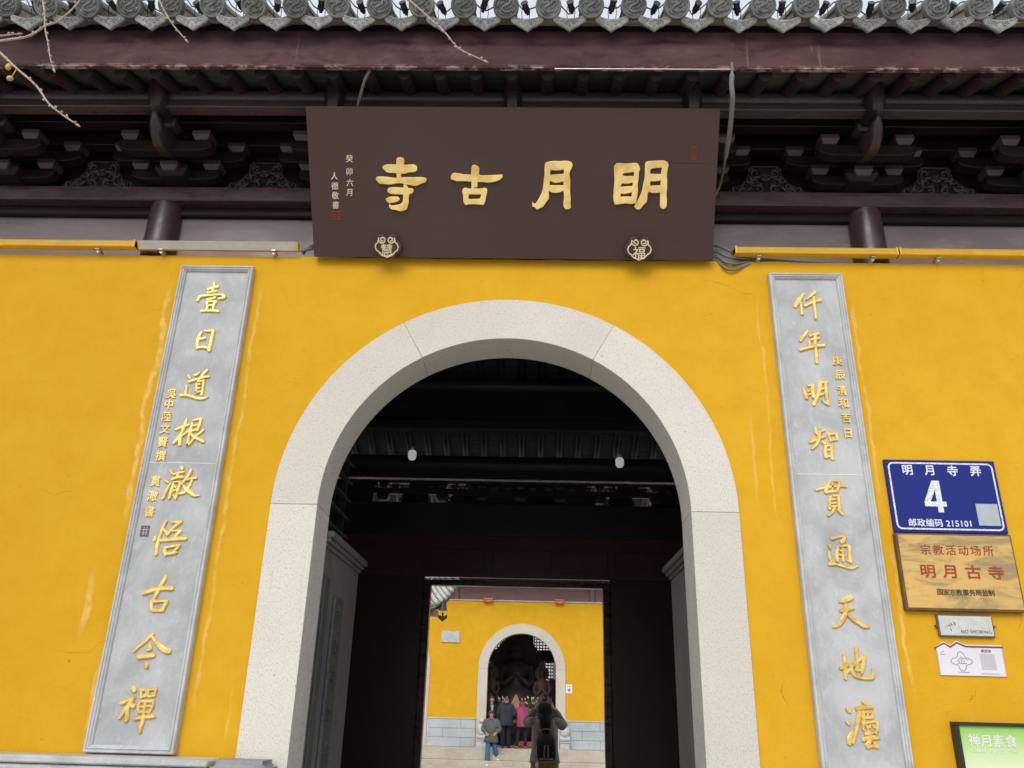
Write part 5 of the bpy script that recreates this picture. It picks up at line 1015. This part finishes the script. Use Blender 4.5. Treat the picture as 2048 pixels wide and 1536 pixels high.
# ---------------------------------------------------------------- people
def skin_mat(name, c):
    t = NT(name); f = t.noise(20, 3); col = t.mix(t.ramp(f, .35, .7), c, tuple(k*.85 for k in c)); t.b.inputs['Subsurface Weight'].default_value = 0.05
    return t.out(col, .55)
M['skin'] = skin_mat('skin', (.52, .30, .20)); M['hair'] = mottled('dark_hair', (.007, .006, .006), (.014, .011, .010), 30, .6, spec=.15, stretch=(3, 3, .4)); M['hair_brown'] = mottled('brown_hair', (.06, .035, .02), (.09, .05, .03), 30, .5)
M['hair_grey'] = mottled('greying_hair', (.06, .055, .05), (.14, .13, .12), 40, .6)
def cloth(name, c, sc=9):
    t = NT(name); f = t.noise(sc, 5, .6, stretch=(1, 1, .5)); col = t.mix(t.ramp(f, .3, .7), c, tuple(k*.68 for k in c)); t.bump(t.math('ADD', f, t.math('MULTIPLY', t.noise(sc*2.2, 4, .6, 1.5, stretch=(1, 1, .35)), .6)), .8, .05); return t.out(col, .85, spec=.2)
def skinned(verts, edges, radii, name, mat, parent, sub=1):
    """one continuous surface grown over a skeleton with the Skin modifier; vertex 0 is the root"""
    me = bpy.data.meshes.new('sk'); me.from_pydata([tuple(v) for v in verts], edges, []); ob = bpy.data.objects.new('sk', me); C.objects.link(ob)
    md = ob.modifiers.new('skin', 'SKIN'); md.use_smooth_shade = True
    for i, r in enumerate(radii):
        s = me.skin_vertices[0].data[i]; s.radius = r if hasattr(r, '__len__') else (r, r); s.use_root = (i == 0)
    sb = ob.modifiers.new('sub', 'SUBSURF'); sb.levels = sub; sb.render_levels = sub
    dg = bpy.context.evaluated_depsgraph_get(); dg.update(); res = bpy.data.meshes.new_from_object(ob.evaluated_get(dg)); bpy.data.objects.remove(ob)
    m = MB(); m.bm.from_mesh(res); bpy.data.meshes.remove(res); return m.build(name, mat, parent, smooth='all')
def V(*a): return Vector(a)
def person(label, loc, rz, H, J, group=None, face=True):
    """J: joint positions in a body frame of height 1.7 m that faces -Y; returns root and the map into the world"""
    k = H/1.7; rot = Matrix.Rotation(rz, 3, 'Z'); L = Vector(loc)
    W = lambda p: L + rot @ (Vector(p)*k)
    t = thing('person', label, 'person', loc, group)
    vs, es, rs = [], [], []
    def add(p, r, par=None):
        vs.append(W(p)); rs.append(r*k if not hasattr(r, '__len__') else (r[0]*k, r[1]*k)); i = len(vs)-1
        if par is not None: es.append((par, i))
        return i
    pel = add(J['pelvis'], (.125, .10)); sp = add(J['spine'], (.115, .095), pel); ch = add(J['chest'], (.125, .10), sp); nk = add(J['neck'], .052, ch)
    hd = Vector(J['head']); up = (hd - Vector(J['neck'])).normalized()
    h0 = add(hd - up*.055, (.066, .070), nk); h1 = add(hd + up*.02, (.077, .088), h0); add(hd + up*.085, (.062, .070), h1)
    for s in 'LR':
        sh = add(J['sh'+s], .055, ch); el = add(J['el'+s], .043, sh); wr = add(J['wr'+s], .029, el)
        d = (Vector(J['wr'+s]) - Vector(J['el'+s])).normalized(); cd = Vector(J.get('palm'+s, d)).normalized()
        side = d.cross(Vector((0, 1, .2))).normalized()
        pm = add(Vector(J['wr'+s]) + d*.05, (.032, .020), wr)
        kn = Vector(J['wr'+s]) + d*.085
        for f_, (off, ln) in enumerate(((-.030, .058), (-.010, .070), (.011, .064), (.030, .050))):
            a = add(kn + side*off, .0098, pm); b = add(kn + side*off + d*ln*.55 + cd*.012, .0088, a); add(kn + side*off + d*ln*.8 + cd*.034, .0075, b)
        th = add(Vector(J['wr'+s]) + d*.035 - side*.036, .012, pm); th2 = add(Vector(J['wr'+s]) + d*.070 - side*.058 + cd*.015, .0095, th); add(Vector(J['wr'+s]) + d*.095 - side*.055 + cd*.03, .008, th2)
        hp = add(J['hip'+s], .088, pel); kn_ = add(J['kn'+s], .058, hp); an = add(J['an'+s], .040, kn_)
        tdir_ = Vector(J.get('toe'+s, (0, -1, 0))); add(Vector(J['an'+s]) + Vector((0, 0, -.045)) + tdir_*.13, .034, an)
    skinned(vs, es, rs, 'body', M['skin'], t)
    fr_ = rot @ Vector(J.get('look', (0, -1, 0)))
    if face:
        ux = Vector(J.get('look', (0, -1, 0))).normalized(); rt = ux.cross(Vector((0, 0, 1))).normalized()
        m = MB()
        for s in (-1, 1): m.ball(W(hd + ux*.082 + rt*s*.030 + up*.012), .0085*k, 1, .8, .8, 8, 6)
        m.build('eyes', M['black'], t)
        m = MB(); m.tube([W(hd + ux*.088 + up*.012), W(hd + ux*.104 - up*.022), W(hd + ux*.092 - up*.030)], [.008*k, .014*k, .008*k], 6); m.build('nose', M['skin'], t, smooth='all')
        m = MB(); m.tube([W(hd + ux*.080 - rt*.026 - up*.052), W(hd + ux*.090 - up*.056), W(hd + ux*.080 + rt*.026 - up*.052)], .006*k, 6); m.build('mouth', flat('lips', (.38, .12, .10)), t)
    rt = Vector(J.get('look', (0, -1, 0))).cross(Vector((0, 0, 1))).normalized()
    m = MB()
    for s in (-1, 1): m.ball(W(hd + rt*s*.080 - up*.005), .022*k, .5, .8, 1.3, 8, 6)
    m.build('ears', M['skin'], t, smooth='all')
    return t, W, k
def hair_cap(t, W, k, J, mat, grow=1.14, low=-.02, back=-.06):
    hd = Vector(J['head']); lk = Vector(J.get('look', (0, -1, 0))).normalized(); up = (hd - Vector(J['neck'])).normalized(); rt = lk.cross(up).normalized()
    m = MB(); rings = []; n = 22
    for i in range(9):
        th = i/8
        ring = []
        for q in range(n):
            a = 2*math.pi*q/n; f = math.cos(a)   # f=1 at the front
            zlow = low + .062 if f > .55 else (low if f > -.2 else back)
            z = .118 - (.118 - zlow)*th; z0 = max(-.11, min(.118, z)); r = math.sqrt(max(0, 1-((z0-.01)/.118)**2)) if z0 > 0 else 1.0
            r = r*(.094 if abs(f) < .5 else .104)*grow/1.08 + .002*math.sin(q*5+i)
            ring.append(W(hd + up*(z+.008) + lk*r*f*1.05 + rt*r*math.sin(a)*.93))
        rings.append(ring)
    m.loft(rings); return m.build('hair', mat, t, smooth='all')
def loft_body(t, W, k, name, rings, mat):
    """rings: (centre, half width, half depth[, tilt]) in body frame"""
    m = MB(); R_ = []
    for c, a, b in rings:
        R_.append([W(Vector(c) + Vector((a*(abs(math.cos(q))**.8)*math.copysign(1, math.cos(q)), b*(abs(math.sin(q))**.85)*math.copysign(1, math.sin(q)), 0))*1.0) for q in [2*math.pi*i/28 for i in range(28)]])
    m.loft(R_); return m
def sleeve(m, W, k, J, s, r=(.074, .062, .048), cut=.0):
    a, b, c = Vector(J['sh'+s]), Vector(J['el'+s]), Vector(J['wr'+s])
    P = catm([Vector((a.x*.62, a.y, a.z-.02)), a + Vector((0, 0, -.012)), (a+b)/2, b, (b+c)/2, c - (c-b)*cut], 3); n = len(P)
    m.tube([W(p) for p in P], [k*(r[0]*(.72 if i == 0 else .90 if i < 3 else 1) + (r[1]-r[0])*min(1, i/(n*.55)) + (r[2]-r[1])*max(0, i/(n-1)-.55)/.45)*(1+.05*math.sin(i*2.1)) for i in range(n)], 12)
def trousers(t, W, k, J, mat, r=(.105, .075, .06), flare=0.0):
    m = MB(); pv = Vector(J['pelvis'])
    for s in 'LR':
        a, b, c = Vector(J['hip'+s]), Vector(J['kn'+s]), Vector(J['an'+s]) + Vector((0, 0, -.02))
        P = catm([a + Vector((0, 0, .06)), a, (a+b)/2, b, (b+c)/2, c], 3); n = len(P)
        m.tube([W(p) for p in P], [k*(r[0] + (r[1]-r[0])*min(1, i/(n*.55)) + (r[2]+flare-r[1])*max(0, i/(n-1)-.55)/.45)*(1+.03*math.sin(i*2.5)) for i in range(n)], 12)
    m.loft([[W(pv + Vector((rx*math.cos(2*math.pi*q/20), ry*math.sin(2*math.pi*q/20), z))) for q in range(20)] for z, rx, ry in ((-.10, .15, .10), (-.02, .175, .125), (.08, .165, .12), (.16, .15, .11))])
    return m.build('trousers', mat, t, smooth='all')
def shoes(t, W, k, J, mat):
    m = MB()
    for s in 'LR':
        a = Vector(J['an'+s]); d = Vector(J.get('toe'+s, (0, -1, 0))).normalized(); sd_ = d.cross(Vector((0, 0, 1)))
        rings = []
        for q, w, h in ((-.075, .026, .05), (-.06, .038, .085), (.0, .042, .09), (.07, .046, .06), (.13, .044, .045), (.175, .022, .03)):
            c = a + d*q; z0 = a.z - .085
            rings.append([W((c + sd_*x).to_2d().to_3d() + Vector((0, 0, z0+z))) for x, z in ((-w, 0), (w, 0), (w, h*.6), (w*.6, h), (-w*.6, h), (-w, h*.6))])
        m.loft(rings)
    return m.build('shoes', mat, t, smooth='all')
def stand(**kw):
    J = dict(pelvis=V(0, 0, .93), spine=V(0, .01, 1.08), chest=V(0, .01, 1.28), neck=V(0, 0, 1.46), head=V(0, -.015, 1.58),
             shL=V(.17, .01, 1.38), elL=V(.22, .03, 1.12), wrL=V(.22, -.05, .90), shR=V(-.17, .01, 1.38), elR=V(-.22, .03, 1.12), wrR=V(-.22, -.05, .90),
             hipL=V(.09, 0, .90), knL=V(.10, -.02, .49), anL=V(.10, .02, .085), hipR=V(-.09, 0, .90), knR=V(-.10, -.02, .49), anR=V(-.10, .02, .085))
    J.update(kw); return J
# -- the visitor walking down the steps, facing the gate, hands near the belt
J = stand(elL=V(.27, .04, 1.12), wrL=V(.17, -.12, 1.00), elR=V(-.27, .04, 1.12), wrR=V(-.17, -.12, 1.00), palmL=V(-1, -.3, 0), palmR=V(1, -.3, 0),
          hipR=V(-.09, 0, .90), knR=V(-.10, -.10, .50), anR=V(-.105, -.12, .085), knL=V(.13, .02, .56), anL=V(.20, .20, .245), toeL=V(.35, -1, 0), head=V(-.01, -.02, 1.575))
t, W, k = person('person in belted grey jacket and flared jeans walking down the far steps', (-1.06, 24.12, -.12 - .0), 0.0, 1.64, J)
trousers(t, W, k, J, cloth('blue_denim', (.075, .16, .29)), (.10, .072, .07), .022); shoes(t, W, k, J, M['white'])
mc = cloth('grey_wool', (.135, .14, .145)); m = loft_body(t, W, k, 'jacket', [((0, 0, .70), .245, .155), ((0, 0, .80), .235, .15), ((0, 0, .98), .185, .13), ((0, 0, 1.02), .175, .125), ((0, 0, 1.18), .20, .135), ((0, .01, 1.33), .215, .13), ((0, .01, 1.41), .16, .10), ((0, 0, 1.46), .075, .07)], mc)
for s in 'LR': sleeve(m, W, k, J, s, (.085, .085, .068), .12)
m.build('jacket', mc, t, smooth='all')
m = loft_body(t, W, k, 'belt', [((0, 0, .985), .192, .138), ((0, 0, 1.025), .192, .138)], mc); m.build('belt', cloth('belt_grey', (.10, .10, .105)), t)
m = loft_body(t, W, k, 'collar', [((0, .0, 1.405), .12, .098), ((0, .0, 1.44), .095, .085), ((0, 0, 1.462), .07, .065)], mc); m.build('collar', mc, t, smooth='all')
hair_cap(t, W, k, J, M['hair_brown'], 1.20, -.01, -.04)
# -- smiling man in dark suit standing in the arch behind
J = stand(); t, W, k = person('person in dark suit and pale shirt smiling in the far archway', (-1.14, 25.75, PZ), .15, 1.60, J)
mc = cloth('charcoal_suit', (.022, .022, .026)); trousers(t, W, k, J, mc); shoes(t, W, k, J, M['black'])
m = loft_body(t, W, k, 'jacket', [((0, 0, .76), .20, .13), ((0, 0, 1.0), .185, .125), ((0, .01, 1.3), .215, .13), ((0, .01, 1.40), .18, .10), ((0, .02, 1.45), .08, .06)], mc)
for s in 'LR': sleeve(m, W, k, J, s, (.08, .066, .052), .05)
m.build('jacket', mc, t, smooth='all')
m = MB(); m.loft([[W(V(x, -.128 - d, z)) for x, z in ((-.055, 1.42), (.055, 1.42), (.012, 1.12), (-.012, 1.12))] for d in (0, .012)]); m.build('shirt', cloth('pale_shirt', (.5, .54, .6)), t); hair_cap(t, W, k, J, M['hair_grey'], 1.04, .03, -.03)
# -- big man in dark padded coat, seen from behind
J = stand(head=V(0, -.06, 1.545), neck=V(0, -.02, 1.45), elL=V(.27, -.02, 1.12), wrL=V(.23, -.16, .93), elR=V(-.27, -.02, 1.12), wrR=V(-.22, -.16, .95)); t, W, k = person('person seen from behind in long dark padded coat with black fur collar', (-.62, 25.25, PZ), math.pi, 1.62, J, face=False)
trousers(t, W, k, J, cloth('black_trousers', (.02, .022, .03)), (.115, .09, .085)); shoes(t, W, k, J, M['black'])
mc = cloth('slate_padded_coat', (.040, .048, .062), 5); m = loft_body(t, W, k, 'coat', [((0, 0, .72), .235, .18), ((0, 0, .78), .245, .185), ((0, 0, 1.0), .235, .175), ((0, 0, 1.2), .245, .17), ((0, 0, 1.34), .235, .15), ((0, 0, 1.42), .16, .11), ((0, -.01, 1.46), .09, .08)], mc)
for s in 'LR': sleeve(m, W, k, J, s, (.105, .09, .07), .02)
m.build('coat', mc, t, smooth='all')
m = MB(); m.tube([W(V(.115*math.cos(a), -.01 + .10*math.sin(a), 1.45 + .012*math.sin(3*a))) for a in [2*math.pi*i/18 for i in range(19)]], .045*k, 8); m.build('fur_collar', mottled('black_fur', (.012, .012, .012), (.03, .03, .03), 60, .9), t, smooth='all'); hair_cap(t, W, k, J, M['hair_grey'], .99, .03, .0)
# -- person in pink coat bowing to the altar, seen from behind
J = stand(pelvis=V(0, .06, .90), spine=V(0, .04, 1.04), chest=V(0, -.06, 1.22), neck=V(0, -.18, 1.36), head=V(0, -.25, 1.44), shL=V(.16, -.08, 1.30), shR=V(-.16, -.08, 1.30), elL=V(.21, -.16, 1.06), elR=V(-.21, -.16, 1.06), wrL=V(.10, -.34, 1.08), wrR=V(-.10, -.34, 1.08), hipL=V(.09, .05, .88), hipR=V(-.09, .05, .88), knL=V(.15, .0, .48), anL=V(.22, .06, .085), knR=V(-.10, .0, .48), anR=V(-.10, .06, .085))
t, W, k = person('person in pink hooded winter coat bowing before the altar, seen from behind', (-.06, 25.28, PZ), math.pi + .12, 1.60, J, face=False)
trousers(t, W, k, J, cloth('dark_leggings', (.022, .022, .03)), (.095, .068, .055)); shoes(t, W, k, J, cloth('taupe_shoe', (.25, .18, .15)))
mc = cloth('pink_quilted_coat', (.36, .075, .16), 6); m = loft_body(t, W, k, 'coat', [((0, .05, .70), .22, .175), ((0, .05, .76), .225, .18), ((0, .05, .95), .21, .165), ((0, .0, 1.12), .205, .155), ((0, -.06, 1.26), .205, .14), ((0, -.10, 1.34), .14, .11), ((0, -.14, 1.38), .08, .08)], mc)
for s in 'LR': sleeve(m, W, k, J, s, (.088, .078, .06), .02)
m.build('coat', mc, t, smooth='all')
m = MB(); m.ball(W(V(0, -.22, 1.43)), .125*k, 1, 1, 1.05, 18, 12); m.ball(W(V(0, -.09, 1.335)), .11*k, 1.1, .8, .8, 16, 10); m.build('hood', cloth('purple_hood', (.26, .05, .12)), t, smooth='all')
# -- woman taking a picture in the doorway, nearest to us, seen from behind
J = stand(elL=V(.27, -.17, 1.38), wrL=V(.135, -.18, 1.59), elR=V(-.30, -.15, 1.35), wrR=V(-.145, -.18, 1.59), palmL=V(0, 0, 1), palmR=V(0, 0, 1), shL=V(.18, -.01, 1.40), shR=V(-.18, -.01, 1.40), head=V(0, -.03, 1.575))
t, W, k = person('person seen from behind photographing the far hall, olive jacket, long dark hair', (.40, 9.0, .003), math.pi + .05, 1.655, J, face=False)
m = loft_body(t, W, k, 'skirt', [((0, 0, .32), .25, .19), ((0, 0, .5), .235, .18), ((0, 0, .8), .215, .16), ((0, 0, .95), .18, .13)], None); m.build('skirt', cloth('mustard_skirt', (.30, .19, .035)), t, smooth='all'); shoes(t, W, k, J, M['black'])
mc = cloth('olive_field_jacket', (.23, .22, .165), 5); m = loft_body(t, W, k, 'jacket', [((0, 0, .815), .235, .17), ((0, 0, .87), .23, .168), ((0, 0, 1.0), .205, .155), ((0, .0, 1.2), .205, .145), ((0, .0, 1.34), .205, .13), ((0, .0, 1.42), .155, .10), ((0, .0, 1.47), .085, .075)], mc)
for s in 'LR': sleeve(m, W, k, J, s, (.082, .074, .058), .08)
m.build('jacket', mc, t, smooth='all')
hair_cap(t, W, k, J, M['hair'], 1.18, -.03, -.09)
m = MB()
for i in range(26):
    a = R(20 + 140*i/25); x = .092*math.cos(a)*1.05; y = .085*math.sin(a)
    m.tube([W(V(x*.8, -.03 + y*.8, 1.66)), W(V(x*1.05, -.03 + y*1.08, 1.57)), W(V(x*1.0, .0 + y*1.25, 1.45)), W(V(x*.80 + .014*math.sin(i*3), .06 + y*1.15, 1.33 - .05*math.cos(i*1.9))), W(V(x*.62 + .02*math.sin(i*5), .09 + y*.9, 1.23 - .08*math.sin(i*2.3)))], [.02*k, .026*k, .024*k, .017*k, .004*k], 6)
m.build('long_hair', M['hair'], t, smooth='all')
m = MB(); c = [W(V(x, -.30, z)) for x, z in ((-.11, 1.655), (.11, 1.655), (.11, 1.74), (-.11, 1.74))]; d = W(V(0, -.31, 1.6)) - W(V(0, -.30, 1.6)); m.loft([c, [q + d for q in c]]); ph = m.build('phone', M['black'], None, bevel=.002)
tag(ph, 'dark phone held up in both hands by the photographing woman', 'phone')
bp = thing('backpack', 'dark backpack with tan leather straps on the photographing woman', 'backpack', tuple(W(V(0, .25, .85))))
M['bag'] = cloth('dark_canvas', (.018, .017, .018)); M['tan'] = mottled('tan_leather', (.24, .11, .05), (.30, .15, .08), 15, .5)
m = loft_body(bp, W, k, 'bag', [((0, .24, .86), .12, .055), ((0, .245, .89), .15, .085), ((0, .245, 1.02), .155, .09), ((0, .235, 1.14), .14, .075), ((0, .22, 1.20), .10, .05)], None); m.build('pack', M['bag'], bp, smooth='all')
m = loft_body(bp, W, k, 'flap', [((0, .25, 1.06), .145, .088), ((0, .245, 1.14), .145, .085), ((0, .225, 1.215), .105, .058), ((0, .21, 1.225), .05, .03)], None); m.build('flap', cloth('flap_canvas', (.03, .024, .022)), bp, smooth='all')
for s in (-1, 1):
    m = MB(); m.tube([W(V(s*.03, .335, .90)), W(V(s*.028, .342, 1.0)), W(V(s*.025, .335, 1.08))], .010*k, 6); m.build('buckle_strap', M['tan'], bp, smooth='all'); m = MB(); m.tube([W(V(s*.06, .19, 1.20)), W(V(s*.115, .15, 1.34)), W(V(s*.125, .06, 1.42)), W(V(s*.13, -.06, 1.42))], .020*k, 6, .5); m.build('shoulder_strap', M['tan'], bp, smooth='all')
m = MB(); m.tube([W(V(-.10, .32, .885)), W(V(0, .342, .885)), W(V(.10, .32, .885))], .010*k, 6); m.build('base_strap', M['tan'], bp, smooth='all')
m = MB(); m.tube(catm([W(V(.05, .19, 1.20)), W(V(.07, .22, 1.28)), W(V(0, .23, 1.30)), W(V(-.07, .22, 1.28)), W(V(-.05, .19, 1.20))]), .010*k, 6); m.build('handle', M['tan'], bp, smooth='all')
m = MB(); m.ball(W(V(.135, .30, .80)), .03*k, .8, .6, 1.5); m.tube([W(V(.13, .29, .84)), W(V(.15, .28, 1.0)), W(V(.12, .26, 1.16))], .006*k, 5); m.build('charm', M['cream'], bp, smooth='all')
